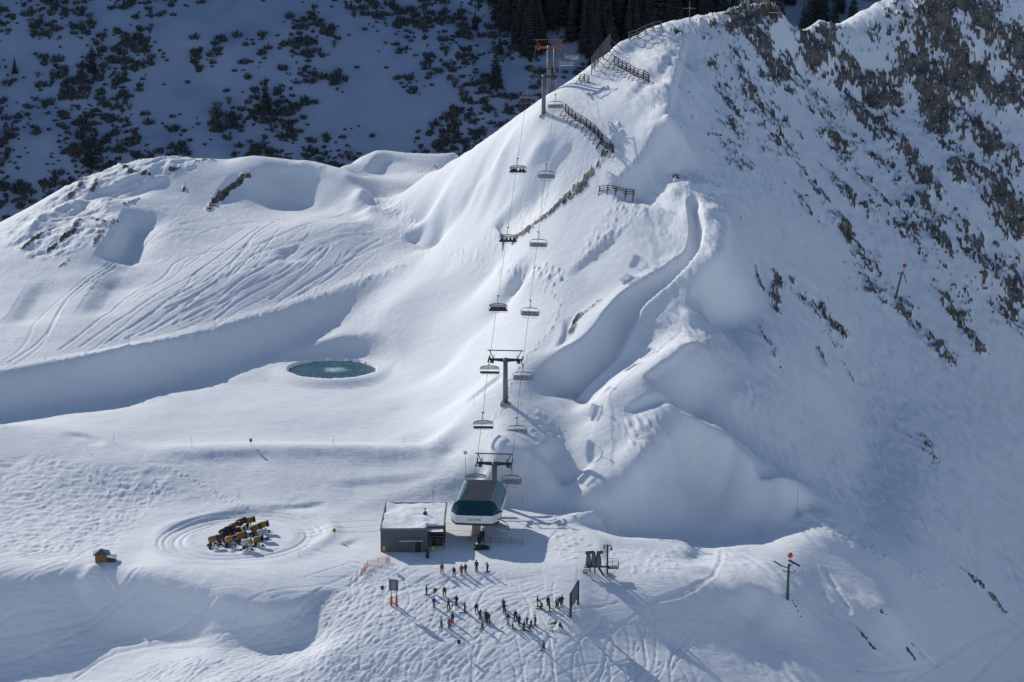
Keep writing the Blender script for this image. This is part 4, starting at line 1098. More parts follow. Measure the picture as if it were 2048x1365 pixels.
lo = bpy.data.objects.new('lettering', lm); col.objects.link(lo); lm.materials.clear(); lm.materials.append(dark); lo.parent = ST; lo.location = (0,-8.425,4.9); lo.rotation_euler = (R(90),0,0)

# ---------------------------------------------------------------- operator building
OB = empty('operator_building', (-25.7, 365.3, 0))
tag(OB, 'flat grey operator building with snow on its roof beside the lift station', 'building')
gm = mat('grey_metal_cladding', (.088,.098,.115), .65, .1, .08, 3)
W_, D_, HB = 9.1, 17.2, 4.6
for k in range(6):
    w = W_/6; m = MB(); m.box((w*(k+.5), 0, HB/2+.1), (w-.02, .14, HB-.2)); m.build('front_cladding', gm, OB)
m = MB(); m.box((0,D_/2,HB/2),(.14,D_-.2,HB)); m.build('side_wall', gm, OB)
m = MB(); m.box((W_,D_/2+.1,HB/2),(.14,D_-.3,HB)); m.build('side_wall', gm, OB)
m = MB(); m.box((W_/2,D_,HB/2),(W_-.2,.14,HB)); m.build('rear_wall', gm, OB)
for a, b in [((-.05,-.05),(-.05,D_+.05)),((-.05,D_+.05),(W_+3.3,D_+.05)),((-.05,-.05),(W_,-.05)),((W_+3.3,2.3),(W_+3.3,D_+.05))]:
    m = MB(); m.beam((*a,HB+.12),(*b,HB+.12),.2,.34); m.build('parapet', mat('parapet_flashing', (.16,.165,.165), .5, .3), OB)
m = MB(); m.box((W_/2,D_/2,HB-.1),(W_-.2,D_-.2,.2)); m.box((W_+1.65,D_/2+1.2,HB-.1),(3.2,D_-2.6,.2)); m.build('roof_slab', concrete, OB)
# snow lying on the roof
gxs = np.linspace(.12, W_+3.1, 44); gys = np.linspace(.12, D_-.12, 54); SX, SY = np.meshgrid(gxs, gys)
SZ = HB+.22+.28*fbm(SX/5+3, SY/5, 3, 301)+.3*np.exp(-((SY-10)/4)**2)*np.exp(-((SX-6)/4)**2)+.08*gnoise(SX*1.3,SY*1.3,302)*(SY < 4)
SZ = np.maximum(SZ, HB+.06)
SZ -= .45*((SX > W_-.1)&(SY < 2.6))
so = grid_mesh('roof_snow', SX, SY, np.where((SX > W_)&(SY < 2.5), HB-.5, SZ), snowm); so.parent = OB
m = MB(); m.box((7.3,-.12,1.1),(1.25,.1,2.2)); dr = m.build('door', mat('dark_doorway', (.006,.006,.008), .4), OB)
m = MB(); m.box((6.95,-.2,1.1),(.05,.06,.3)); m.build('handle', steel, dr)
m = MB(); m.beam((7.98,-.15,0),(7.98,-.15,2.35),.1); m.beam((6.62,-.15,0),(6.62,-.15,2.35),.1); m.build('door_frame', steel, OB)
m = MB(); m.box((6.0,-.55,2.55),(4.6,1.0,.12)); m.build('canopy', lgrey, OB)
m = MB(); m.box((.6,-.14,.75),(.55,.06,.9)); m.build('warning_sign', yellow, OB)
m = MB(); m.box((1.1,.5,-1.2),(.7,.7,2.6)); m.build('pillar', concrete, OB)
# open bay on the right
for y in (2.4, 6.0, 9.5):
    m = MB(); m.beam((W_+3.2,y,0),(W_+3.2,y,HB),.16); m.build('bay_post', dark, OB)
m = MB(); m.box((W_+1.65,2.35,HB-.35),(3.3,.2,.35)); m.build('bay_lintel', gm, OB)
m = MB(); m.box((W_+1.65,8.5,2.2),(3.0,.12,4.2)); m.build('bay_back_wall', mat('dark_interior', (.02,.021,.024), .8), OB)
for k in range(5):
    m = MB(); m.box((W_+1.7,3.2+.35*k,.3+.5*k),(2.6,.35,.1)); m.build('stair_tread', steel, OB)
m = MB(); m.beam((W_+3.0,3.0,1.1),(W_+3.0,5.0,3.4),.06); m.beam((W_+.5,3.0,1.1),(W_+.5,5.0,3.4),.06); m.build('stair_rail', steel, OB)
m = MB(); m.box((W_+1.2,4.6,1.2),(1.0,.8,2.2)); m.box((W_+2.4,4.9,.9),(.9,.9,1.8)); m.build('stored_crates', black, OB)
m = MB(); m.lathe([(.0,0),(.42,0),(.36,.5),(.1,.62),(.1,1.1),(.3,1.15),(0,1.3)], 10, Matrix.Translation((8.3,9.2,HB+.3))); m.build('roof_vent', dark, OB)
m = MB(); m.tube([(9.6,D_-.6,HB),(9.6,D_-.6,HB+3.2)], .05, 6); m.build('antenna', steel, OB)
m = MB(); m.lathe([(0,0),(.32,0),(.34,.95),(.3,1.05),(0,1.1)], 10)
q = cast(866, 1105); tag(m.build('waste_bin', mat('yellow_green_bin', (.42,.40,.08), .6), None, True, q), 'squat yellow-green bin at the open bay of the operator building', 'bin')
m = MB(); m.box((0,0,.65),(.7,.6,1.3)); m.box((0,0,1.36),(.76,.66,.1))
q = cast(855, 1117); tag(m.build('waste_container', mat('dark_blue_plastic', (.012,.022,.10), .5), None, False, q), 'dark blue container at the right front corner of the operator building', 'container')

# ---------------------------------------------------------------- water hole of the reservoir
wm = bpy.data.materials.new('reservoir_water'); wm.use_nodes = True; nt = wm.node_tree; b = nt.nodes['Principled BSDF']
geo = nt.nodes.new('ShaderNodeNewGeometry'); n1 = nt.nodes.new('ShaderNodeTexNoise'); n1.inputs['Scale'].default_value = .9; n1.inputs['Detail'].default_value = 6
mp = nt.nodes.new('ShaderNodeMapping'); mp.inputs['Scale'].default_value = (.7,1.6,1); nt.links.new(geo.outputs['Position'], mp.inputs['Vector']); nt.links.new(mp.outputs[0], n1.inputs['Vector'])
rp = ramp(nt, n1.outputs['Fac'], [(.32,(.026,.075,.105)),(.5,(.05,.13,.175)),(.68,(.10,.21,.25))])
vd = nt.nodes.new('ShaderNodeVectorMath'); vd.operation = 'DISTANCE'; nt.links.new(geo.outputs['Position'], vd.inputs[0]); vd.inputs[1].default_value = (pond[0]+.6, pond[1]+.9, PZ-.35)
ad = nt.nodes.new('ShaderNodeMath'); ad.operation = 'MULTIPLY_ADD'; nt.links.new(n1.outputs['Fac'], ad.inputs[0]); ad.inputs[1].default_value = -3.2; nt.links.new(vd.outputs['Value'], ad.inputs[2])
mrw = nt.nodes.new('ShaderNodeMapRange'); mrw.interpolation_type = 'SMOOTHSTEP'; mrw.inputs['From Min'].default_value = 2.4; mrw.inputs['From Max'].default_value = -1.0; nt.links.new(ad.outputs[0], mrw.inputs['Value'])
mw = nt.nodes.new('ShaderNodeMix'); mw.data_type = 'RGBA'; nt.links.new(mrw.outputs[0], mw.inputs['Factor']); nt.links.new(rp.outputs[0], mw.inputs['A']); mw.inputs['B'].default_value = (.55,.70,.72,1); nt.links.new(mw.outputs['Result'], b.inputs['Base Color'])
bp = nt.nodes.new('ShaderNodeBump'); bp.inputs['Strength'].default_value = .5; bp.inputs['Distance'].default_value = .12; nt.links.new(n1.outputs['Fac'], bp.inputs['Height']); nt.links.new(bp.outputs[0], b.inputs['Normal'])
b.inputs['Roughness'].default_value = .28; b.inputs['IOR'].default_value = 1.33; b.inputs['Specular IOR Level'].default_value = .3
th = np.linspace(0, 2*math.pi, 97)[None,:]; rad = np.linspace(.02, PR+1.0, 40)[:,None]
WX = pond[0]+rad*np.cos(th); WY = pond[1]+rad*np.sin(th); rc_ = np.hypot(WX-pond[0]-.6, WY-pond[1]-.6)
WZ = PZ-.42+.13*gnoise(WX*1.1, WY*1.5, 311)+.05*gnoise(WX*2.6, WY*3.1, 312)+.10*np.exp(-(rc_/2.4)**2)*np.sin(rc_*5)+.15*np.exp(-(rc_/1.4)**2)
water = grid_mesh('reservoir_water', WX, WY, WZ, wm); water['kind'] = 'structure'
# ---------------------------------------------------------------- people
def skinned(J, E, smooth=1):
    names = list(J); idx = {k: i for i, k in enumerate(names)}
    me = bpy.data.meshes.new('figure'); me.from_pydata([J[k][0] for k in names], [(idx[a], idx[b]) for a, b in E], [])
    o = bpy.data.objects.new('figure', me); col.objects.link(o)
    md = o.modifiers.new('skin', 'SKIN'); md.use_smooth_shade = True
    for i, k in enumerate(names):
        r = J[k][1]; me.skin_vertices[0].data[i].radius = (r, r); me.skin_vertices[0].data[i].use_root = (k == 'pelvis')
    sb = o.modifiers.new('sub', 'SUBSURF'); sb.levels = sb.render_levels = smooth
    dg = bpy.context.evaluated_depsgraph_get(); dg.update()
    out = bpy.data.meshes.new_from_object(o.evaluated_get(dg)); bpy.data.objects.remove(o)
    return out
PART = {'head': 2, 'hand': 3, 'foot': 4, 'toe': 4, 'hip': 1, 'knee': 1, 'ankle': 1}
def figure(lean=0.0, crouch=0.0, spread=.11, arms='down', seated=False, stride=0.0):
    J = {}; E = []
    pz = .95-.32*crouch
    J['pelvis'] = ((0,-.16*crouch,pz), .172); p = Vector(J['pelvis'][0])
    rot = Matrix.Rotation(-lean, 3, 'X')
    def up(x, y, z): return tuple(p+rot @ Vector((x, y, z-.95)))
    J['waist'] = (up(0,0,1.08), .178); J['chest'] = (up(0,.01,1.30), .205); J['neck'] = (up(0,.02,1.49), .072); J['head_a'] = (up(0,.04,1.60), .098); J['head_b'] = (up(0,.04,1.72), .085)
    E += [('pelvis','waist'),('waist','chest'),('chest','neck'),('neck','head_a'),('head_a','head_b')]
    for s, n in ((-1,'l'),(1,'r')):
        st = stride*s
        J['hip'+n] = ((s*.10,p.y,pz-.05), .132)
        if seated:
            J['knee'+n] = ((s*.13,.48,pz-.03), .085); J['ankle'+n] = ((s*.13,.55,pz-.45), .072); J['toe'+n] = ((s*.13,.72,pz-.50), .06)
        else:
            kz = .50-.10*crouch
            J['knee'+n] = ((s*spread,.04+.26*crouch+st*.5,kz), .108); J['ankle'+n] = ((s*spread*1.1,-.01+st,.12), .102); J['toe'+n] = ((s*spread*1.1,.15+st,.08), .075)
        E += [('pelvis','hip'+n),('hip'+n,'knee'+n),('knee'+n,'ankle'+n),('ankle'+n,'toe'+n)]
        J['shoulder'+n] = (up(s*.21,0,1.42), .088)
        if arms == 'down': el, wr, hd = (s*.29,-.03,1.14), (s*.30,.10,.92), (s*.29,.15,.84)
        elif arms == 'poles': el, wr, hd = (s*.31,-.02,1.17), (s*.33,.24,1.08), (s*.33,.33,1.08)
        elif arms == 'out': el, wr, hd = (s*.42,.02,1.28), (s*.60,.14,1.16), (s*.67,.19,1.14)
        elif arms == 'phone': el, wr, hd = (s*.27,.10,1.18), (s*.14,.30,1.30), (s*.09,.34,1.36)
        elif arms == 'boots': el, wr, hd = (s*.24,.22,1.28), (s*.16,.46,1.18), (s*.13,.54,1.16)
        elif arms == 'point': el, wr, hd = ((s*.30,-.02,1.15), (s*.31,.1,.95), (s*.30,.14,.88)) if s < 0 else ((.46,.05,1.36), (.72,.1,1.40), (.80,.11,1.41))
        elif arms == 'lap': el, wr, hd = (s*.27,.04,1.16), (s*.17,.30,1.06), (s*.13,.36,1.04)
        J['elbow'+n] = (up(*el), .086); J['wrist'+n] = (up(*wr), .068); J['hand'+n] = (up(*hd), .052)
        E += [('chest','shoulder'+n),('shoulder'+n,'elbow'+n),('elbow'+n,'wrist'+n),('wrist'+n,'hand'+n)]
    me = skinned(J, E)
    # garments by the nearest bone joint
    keys = list(J); C = np.array([J[k][0] for k in keys]); rr_ = np.array([J[k][1] for k in keys])
    pm = np.array([next((v for q, v in PART.items() if k.startswith(q)), 1 if k == 'pelvis' else 0) for k in keys])
    cen = np.zeros(len(me.polygons)*3); me.polygons.foreach_get('center', cen); cen = cen.reshape(-1,3)
    near = np.argmin(np.linalg.norm(cen[:,None]-C[None],axis=2)-rr_[None]*.6, axis=1)
    me.polygons.foreach_set('material_index', pm[near].astype(np.int32)); me.polygons.foreach_set('use_smooth', [True]*len(me.polygons))
    return me, J
skin = mat('skin', (.45,.27,.19), .6); glove = mat('gloves', (.02,.02,.022), .7); boot = mat('ski_boots', (.05,.05,.055), .4)
CL = {}
def cloth(nm, c): CL[nm] = mat('cloth_'+nm, c, .8, 0, .15, 8)
for nm, c in [('black',(.014,.014,.018)),('navy',(.012,.020,.055)),('red',(.30,.02,.018)),('blue',(.015,.06,.22)),('grey',(.10,.105,.11)),('dark_grey',(.035,.037,.042)),('orange_red',(.33,.05,.02)),('maroon',(.10,.012,.018)),
        ('yellow',(.50,.42,.04)),('lime',(.24,.30,.04)),('white',(.55,.56,.58)),('teal',(.02,.08,.11)),('brown',(.06,.035,.022)),('light_grey',(.30,.31,.33))]: cloth(nm, c)
helm_m = MB(); helm_m.lathe([(.128,-.03),(.132,.02),(.122,.075),(.09,.12),(.045,.142),(.0,.148)], 12)
ski_m = MB(); ski_m.prism([(-.045,-.72),(.045,-.72),(.042,0),(.05,.78),(.02,.92),(-.02,.92),(-.05,.78),(-.042,0)], lambda a,b: (a,b,.0), lambda a,b: (a,b,.025))
ski_m.v = [(x,y,z+(max(0,y-.72)*.5)) for x,y,z in ski_m.v]; ski_m.box((0,-.02,.05),(.07,.32,.06))
pole_m = MB(); pole_m.tube([(0,0,-1.08),(0,0,.05)], .016, 5); pole_m.lathe([(0,-1.0),(.05,-1.0),(.05,-.98),(0,-.98)], 8); pole_m.tube([(0,0,-.06),(0,0,.08)], .026, 6)
pack_m = MB(); pack_m.lathe([(0,-.24),(.15,-.22),(.17,0),(.15,.18),(.09,.25),(0,.26)], 10); pack_m.v = [(x*.95,y*.62,z) for x,y,z in pack_m.v]
gog_m = MB(); gog_m.prism([(-.085,-.035),(.085,-.035),(.095,.03),(-.095,.03)], lambda a,b: (a,.082,b), lambda a,b: (a*.9,.115,b))
HELM = mesh_only(helm_m, 'helmet', CL['black']); SKI = mesh_only(ski_m, 'ski', mat('ski_topsheet', (.05,.05,.06), .3)); POLE = mesh_only(pole_m, 'ski_pole', dark); PACK = mesh_only(pack_m, 'backpack', CL['black']); GOG = mesh_only(gog_m, 'goggles', mat('goggle_lens', (.02,.025,.03), .15))
for me in (HELM, PACK): me.polygons.foreach_set('use_smooth', [True]*len(me.polygons))
POSES = {k: figure(**kw) for k, kw in {'stand': dict(), 'wide': dict(spread=.19), 'poles': dict(arms='poles', crouch=.25, lean=.18), 'out': dict(arms='out', spread=.16), 'phone': dict(arms='phone'),
    'bend': dict(lean=1.25, crouch=.35, arms='boots', spread=.16), 'crouch': dict(crouch=.8, lean=.6, arms='poles', spread=.15), 'point': dict(arms='point'), 'stride': dict(stride=.2, lean=.15, arms='poles'), 'seated': dict(seated=True, arms='lap', lean=-.08)}.items()}
def person(loc, facing, pose, jacket, trousers, label, helmet='black', skis=True, poles=True, pack=None, group=None, sc=1.04):
    me, J = POSES[pose]
    o = bpy.data.objects.new('person', me); col.objects.link(o)
    if len(me.materials) == 0:
        for m_ in (CL['black'], CL['black'], skin, glove, boot): me.materials.append(m_)
    for k, m_ in enumerate((CL[jacket], CL[trousers])):
        o.material_slots[k].link = 'OBJECT'; o.material_slots[k].material = m_
    o.location = loc; o.rotation_euler = (0,0,facing); o.scale = (sc,)*3
    def child(nm, me_, pos, rot=(0,0,0), mt=None):
        c = bpy.data.objects.new(nm, me_); col.objects.link(c); c.parent = o; c.location = pos; c.rotation_euler = rot
        if mt: c.material_slots[0].link = 'OBJECT'; c.material_slots[0].material = mt
        return c
    hb = Vector(J['head_b'][0]); ha = Vector(J['head_a'][0]); tilt = -math.atan2(hb.y-ha.y, hb.z-ha.z)
    hl = child('helmet', HELM, (ha+hb)/2+(hb-ha)*.18, (tilt,0,0), CL[helmet])
    gg = child('goggles', GOG, -Vector((0,0,(hb-ha).length*.18))); gg.parent = hl
    if pack: child('backpack', PACK, Vector(J['chest'][0])+Vector((0,-.24,.0)), (0,0,0), CL[pack])
    if skis:
        for n, s in (('l',-1),('r',1)):
            a = Vector(J['ankle'+n][0]); child('ski', SKI, (a.x, a.y+.1, .0), (0,0,s*-.06))
    if poles:
        for n, s in (('l',-1),('r',1)):
            h_ = Vector(J['hand'+n][0]); child('ski_pole', POLE, h_, (R(-8) if pose != 'phone' else R(-25), s*R(6), 0))
    return tag(o, label, 'person', group)
rp_ = random.Random(3)
PEOPLE = [  # sighting of the feet, facing, pose, jacket, trousers, label
 (884,1147,3.3,'wide','orange_red','navy','skier in an orange-red jacket alone in the building shadow',1,0),
 (908,1154,2.9,'wide','navy','navy','skier in all navy standing legs apart in the building shadow',1,0),
 (923,1150,3.1,'stand','red','black','skier in a red jacket shoulder to shoulder with a dark-clad companion',1,0),
 (931,1149,3.4,'stand','brown','black','skier in dark brown close beside the red jacket at the shadow edge',1,0),
 (953,1142,3.0,'stand','navy','black','skier in navy standing in the gap between the two shadows',1,0),
 (975,1148,2.2,'point','black','black','skier in black with one arm out below the snowmobile',1,0),
 (853,1191,4.3,'stand','grey','black','grey-jacketed skier topmost by the thin slalom pole',1,0),
 (869,1190,3.6,'bend','navy','black','skier bending down to the boots beside the grey jacket',0,0),
 (889,1196,3.1,'wide','dark_grey','black','dark grey skier with legs apart above the group',1,0),
 (868,1216,3.1,'stand','blue','blue','skier dressed in bright blue from head to foot',1,0),
 (897,1222,3.3,'out','dark_grey','dark_grey','charcoal-clad skier with elbows out in mid slope',1,1),
 (913,1213,2.8,'stand','black','black','skier in black with a pair of poles dropped beside',1,0),
 (930,1227,2.0,'phone','navy','black','skier in dark navy raising both hands to the face',1,0),
 (953,1228,3.3,'wide','black','black','slim black-clad skier behind the maroon jacket',1,0),
 (960,1241,3.6,'poles','maroon','black','skier in a maroon jacket leaning on the poles',1,1),
 (972,1243,3.1,'stand','brown','black','brown-jacketed skier partly hidden by a bigger companion in black',1,0),
 (977,1249,3.2,'wide','black','black','bulky black-clad skier in front of the brown jacket',1,1),
 (965,1261,2.5,'poles','light_grey','dark_grey','skier in a light grey jacket with arms forward, alone below the maroon jacket',1,1),
 (883,1254,2.6,'phone','white','blue','skier in a pale patterned jacket and blue trousers',1,1),
 (905,1247,2.8,'stand','blue','navy','blue-jacketed skier behind the red one',1,1),
 (899,1260,3.4,'poles','red','maroon','skier in a red jacket with a black backpack, skis crosswise',1,1),
 (1007,1219,3.1,'stand','dark_grey','black','dark-clad taller one of a close pair with skis spread',1,0),
 (1009,1227,3.2,'out','black','black','black-clad front one of a close pair, poles spread wide',1,1),
 (1016,1249,3.0,'stand','black','light_grey','skier in black jacket and pale grey trousers',1,1),
 (1031,1243,3.1,'wide','navy','black','navy skier standing legs apart in front of a tall navy companion',1,1),
 (1038,1252,3.3,'stand','navy','navy','tall navy-clad skier close beside the legs-apart navy one',1,0),
 (1025,1262,4.6,'poles','black','black','small black-clad skier leaning left into the slope',1,1),
 (1047,1266,4.4,'stride','black','black','black-clad skier sideways on with skis along the slope',1,1),
 (1054,1252,3.0,'stand','red','black','skier in a red jacket and black trousers behind the crouching child',1,0),
 (1062,1257,3.9,'stand','dark_grey','brown','grey-brown skier behind the small child',1,0),
 (1059,1263,3.6,'crouch','maroon','maroon','small child in maroon crouching between the adults',1,0),
 (1071,1253,1.8,'poles','black','black','slender black-clad skier at the edge of the crowd towards the lying people, skis sideways',1,1),
 (1075,1216,4.4,'stand','black','yellow','skier in a black jacket and bright yellow trousers',1,0),
 (1083,1220,1.6,'crouch','red','black','skier in a red jacket crouched low with skis sideways',1,0),
 (1096,1215,3.3,'stand','black','black','tall black-clad person at the back of the group by the big board',0,0),
 (1099,1226,4.5,'point','black','black','black-clad skier with an arm stretched in the group by the big board',1,0),
 (1113,1219,3.7,'stand','lime','black','skier in a lime jacket near the big board',1,0),
 (1119,1214,3.1,'wide','dark_grey','black','dark grey adult beside the lime jacket',1,0),
 (1124,1212,3.4,'stand','black','black','black-clad adult next to the big dark board',1,0),
 (1088,1306,1.7,'stride','dark_grey','black','lone skier lowest on the slope with skis sideways',1,1),
]
for (u, v, f, pose, ja, trz, lab, sk, po) in PEOPLE:
    q = cast(u, v); person((q.x, q.y, q.z+.02), f, pose, ja, trz, lab, skis=bool(sk), poles=bool(po), pack='black' if 'backpack' in lab else None, helmet=rp_.choice(['black','dark_grey','black','maroon','navy']), sc=rp_.uniform(1.04,1.17) if 'child' not in lab and 'small' not in lab else .8)
q = cast(1103, 1258); o = person((q.x, q.y, q.z+.15), 2.2, 'seated', 'black', 'black', 'person in black lying back on the snow bank beside the seated companion', skis=False, poles=False); o.rotation_euler = (R(38),0,1.9); o.location.z -= .35
q = cast(1120, 1256); o = person((q.x, q.y, q.z-.72), 4.0, 'seated', 'black', 'black', 'person in black sitting on the snow bank edge with knees bent', skis=False, poles=False)
q = cast(1104, 1268); m = MB(); m.box((0,0,.12),(1.5,.1,.03), Matrix.Rotation(R(15),3,'Y')); m.box((.1,.25,.1),(1.4,.1,.03), Matrix.Rotation(R(-8),3,'Y')); m.box((.05,.1,.2),(.3,.4,.12)); tag(m.build('pair_of_skis', dark, None, False, q), 'pair of dark skis left lying on the snow below the seated people', 'skis')
q = cast(920, 1211); m = MB(); m.tube([(-.5,0,.1),(.5,.2,.12)], .03, 5); m.tube([(-.4,.3,.1),(.55,.1,.22)], .03, 5); m.box((.5,.2,.15),(.25,.2,.12)); tag(m.build('pair_of_poles', dark, None, False, q), 'pair of poles and gloves dropped on the snow of the run', 'ski poles')
# riders on the chairs
for key, xsx, cols, lab in [('d',(-1.4,-.85,-.3,.3,.85,1.4),('black','navy','black','maroon','black','dark_grey'),'rider in dark clothes on the full chair, first above the middle pylon'),
        ('e',(-1.4,-.35,.5,1.3),('black','black','teal','black'),'rider in dark clothes on the chair passing the rock band\'s lower end'),
        ('f',(-1.4,-.9,-.4,.6,1.3),('red','black','teal','maroon','black'),'rider in dark or red clothes on the chair halfway up to the upper pylon'),
        ('g',(-1.4,-.85,-.2,.4,1.35),('black','red','black','black','red'),'rider in dark or red clothes on the chair beside the upper pylon')]:
    ch = CHAIRS[key]
    for x, cc in zip(xsx, cols):
        w = Vector(ch.location)+PRP*x*1.1+AX*.13+Vector((0,0,-3.36-.95+.17))
        person(w, LIFT_RZ, 'seated', cc, rp_.choice(['black','navy','dark_grey']), lab, skis=False, poles=False, group='riders of '+ch['label'].split(',')[0], helmet=rp_.choice(['black','maroon','dark_grey']), sc=1.08)
q = Vector((-6.75,372.6,0)); person((q.x+.2, 370.4, 0), 3.1, 'stand', 'black', 'black', 'lift attendant in black at the foot of the station column', skis=False, poles=False)

# ---------------------------------------------------------------- snow cannons parked in the ring
def cannon(paint, cover=None):
    e = empty('snow_cannon', (0,0,0))
    M = Matrix.Translation((0,0,1.75)) @ Matrix.Rotation(R(-78),4,'X')
    m = MB(); m.lathe([(.40,-.95),(.62,-.9),(.68,-.55),(.60,.1),(.56,.55)], 18, M); bl = m.build('barrel', paint, e, True)
    m = MB(); m.lathe([(.57,.5),(.64,.52),(.66,.95),(.60,1.0),(.52,.98),(.5,.55)], 18, M); m.build('nozzle_ring', dark if cover is None else cover, bl, True)
    m = MB(); m.lathe([(0,-.93),(.41,-.93)], 18, M); m.build('intake_grille', black, bl)
    m = MB(); m.lathe([(.0,.3),(.2,.3),(.22,.7),(0,.85)], 10, M); m.build('fan_hub', black, bl, True)
    m = MB(); m.beam((-.72,0,1.75),(-.5,.1,.75),.09); m.beam((.72,0,1.75),(.5,.1,.75),.09); m.beam((-.55,.1,.75),(.55,.1,.75),.12); m.build('fork', dark, e)
    m = MB(); m.beam((0,1.0,.35),(-.75,-.9,.35),.09); m.beam((0,1.0,.35),(.75,-.9,.35),.09); m.beam((-.75,-.9,.35),(.75,-.9,.35),.09); m.beam((0,.1,.75),(0,.1,.3),.16); m.beam((0,1.0,.35),(0,1.7,.3),.07); m.build('carriage', dark, e)
    m = MB(); m.box((.0,-.55,.72),(.8,.55,.62)); m.build('control_cabinet', dark, e)
    for x, y in ((-.8,-.85),(.8,-.85),(0,1.0)):
        m = MB(); Mw = Matrix.Translation((x,y,.3)) @ Matrix.Rotation(R(90),4,'Y'); m.lathe([(.1,-.09),(.28,-.09),(.30,0),(.28,.09),(.1,.09)], 12, Mw); m.build('wheel', black, e, True)
    return e
ylw = mat('cannon_yellow', (.42,.21,.015), .5, vary=.2); orn = mat('cannon_orange', (.38,.13,.015), .5, vary=.2); brn = mat('cannon_brown', (.12,.055,.035), .6, vary=.3); prp = mat('cannon_dark_purple', (.035,.022,.035), .6, vary=.3); whc = mat('cannon_pale_grey', (.45,.46,.48), .6, vary=.2); olv = mat('cannon_olive', (.22,.14,.03), .6, vary=.2)
CN = [(501,1056,.6,ylw,None,'large yellow snow cannon at the back of the ring group, raised highest'),(528,1066,.9,ylw,None,'yellow snow cannon with a dark front ring beside the covered pale one'),(512,1073,.2,olv,None,'olive-yellow snow cannon squeezed between the two tall yellow ones'),
 (484,1087,1.1,orn,None,'orange snow cannon lying level in the middle of the group'),(482,1075,1.4,prp,whc,'dark snow cannon with a pale grey nozzle in the middle of the group'),(461,1094,.1,ylw,None,'bright yellow snow cannon tilted up at the front of the group'),
 (525,1082,1.2,whc,whc,'pale grey covered snow cannon at the edge of the group towards the station'),(517,1094,1.0,olv,black,'tan snow cannon with a black open nozzle beside the white one'),(494,1102,.8,whc,ylw,'white snow cannon with yellow parts frontmost of the group'),
 (427,1095,-.5,olv,None,'brown-yellow snow cannon at the end of the group towards the wooden hut'),(442,1089,-.3,brn,None,'rust brown snow cannon between the brown-yellow and the dark purple ones'),(448,1080,-.2,prp,None,'dark purple snow cannon behind the rust brown one'),
 (458,1075,.1,prp,brn,'dark snow cannon with a brown nozzle beside the dark purple one'),(468,1070,.3,olv,None,'olive snow cannon between the brown-nozzled and the orange-brown ones'),(475,1064,.4,orn,brn,'orange-brown snow cannon beside the topmost dark red one'),(483,1062,.2,brn,prp,'dark red snow cannon next to the raised yellow one')]
cp = {}
for (u, v, a, p_, c_, lab) in CN:
    key = (p_.name, c_.name if c_ else '')
    e = cannon(p_, c_) if key not in cp else copy_tree(cp[key]); cp.setdefault(key, e)
    q = cast(u, v); e.location = q-Vector((0,0,.08)); e.rotation_euler = (0,0,-.9-a*.7+rp_.uniform(-.7,.5)); e.scale = (.98*rp_.uniform(.92,1.12),)*3
    tag(e, lab, 'snow cannon', 'snow cannons parked in the ring')
# a few drifts the cannons stand behind
for k, (u, v, s) in enumerate([(432,1104,1.0),(463,1104,.9),(489,1107,1.1)]):
    q = cast(u, v); gx_ = np.linspace(-1.6,1.6,18); GXa, GYa = np.meshgrid(gx_, gx_); hz_ = .75*s*np.exp(-(GXa**2*1.3+GYa**2)/.8)-.15
    d_ = grid_mesh('snow_heap', GXa, GYa, hz_+.05*gnoise(GXa*3+k,GYa*3,320), snowm); d_.location = q; tag(d_, ['small pointed snow heap before the leftmost cannon','small snow heap before the bright yellow cannon','small snow heap before the white cannon'][k], 'snow heap')

# ---------------------------------------------------------------- avalanche barriers
bar = mat('rusty_barrier_steel', (.050,.036,.030), .75, .3, .3)
barl = mat('grey_barrier_steel', (.17,.165,.16), .7, .4, .25)
def barrier(px, h, rows, label, paint=bar, spacing=2.4, lean=.35, lattice=False, sink=.3):
    pts = [cast(u, v) for u, v in px]
    e = empty('avalanche_barrier', pts[0]); o = pts[0]
    P_ = []
    for a, b in zip(pts[:-1], pts[1:]):
        n = max(1, round((b-a).length/spacing))
        for i in range(n): P_.append(a.lerp(b, i/n))
    P_.append(pts[-1])
    tang = (P_[-1]-P_[0]).normalized(); up = Vector((0,0,1)); down = Vector((tang.y, -tang.x, 0)).normalized()
    if down.y > 0: down = -down
    tops = []
    for p in P_:
        zz = Vector((p.x, p.y, zat(p.x, p.y)-sink)); t = zz+up*h-down*h*lean*.2; tops.append(t)
        m = MB(); m.beam(zz-o, t-o, .22); m.build('post', paint, e)
        foot = zz+down*h*.75; foot.z = zat(foot.x, foot.y)-.1
        m = MB(); m.beam(t-o-up*h*.25, foot-o, .15); m.build('brace', paint, e)
    for k in range(len(P_)-1):
        a0 = Vector((P_[k].x,P_[k].y,zat(P_[k].x,P_[k].y)-sink)); a1 = Vector((P_[k+1].x,P_[k+1].y,zat(P_[k+1].x,P_[k+1].y)-sink))
        for r in range(rows):
            f = .25+.75*r/max(1,rows-1)
            m = MB(); m.beam(a0.lerp(tops[k],f)-o-tang*.1, a1.lerp(tops[k+1],f)-o+tang*.1, .17 if not lattice else .08, .15 if not lattice else .07); m.build('cross_beam', paint, e)
        if lattice:
            for r in range(rows-1):
                f0 = .25+.75*r/(rows-1); f1 = .25+.75*(r+1)/(rows-1)
                for c in range(3):
                    g = (c+.5*(r%2))/3
                    m = MB(); m.beam(a0.lerp(tops[k],f0).lerp(a1.lerp(tops[k+1],f0),g)-o, a0.lerp(tops[k],f1).lerp(a1.lerp(tops[k+1],f1),min(1,g+.12))-o, .13); m.build('lattice_bar', paint, e)
    tag(e, label, 'snow barrier', 'avalanche barriers on the upper slope'); return e
barrier([(1130,228),(1150,242),(1172,258),(1188,272),(1204,290)], 2.4, 4, 'long dark steel avalanche barrier starting at the upper pylon\'s shadow')
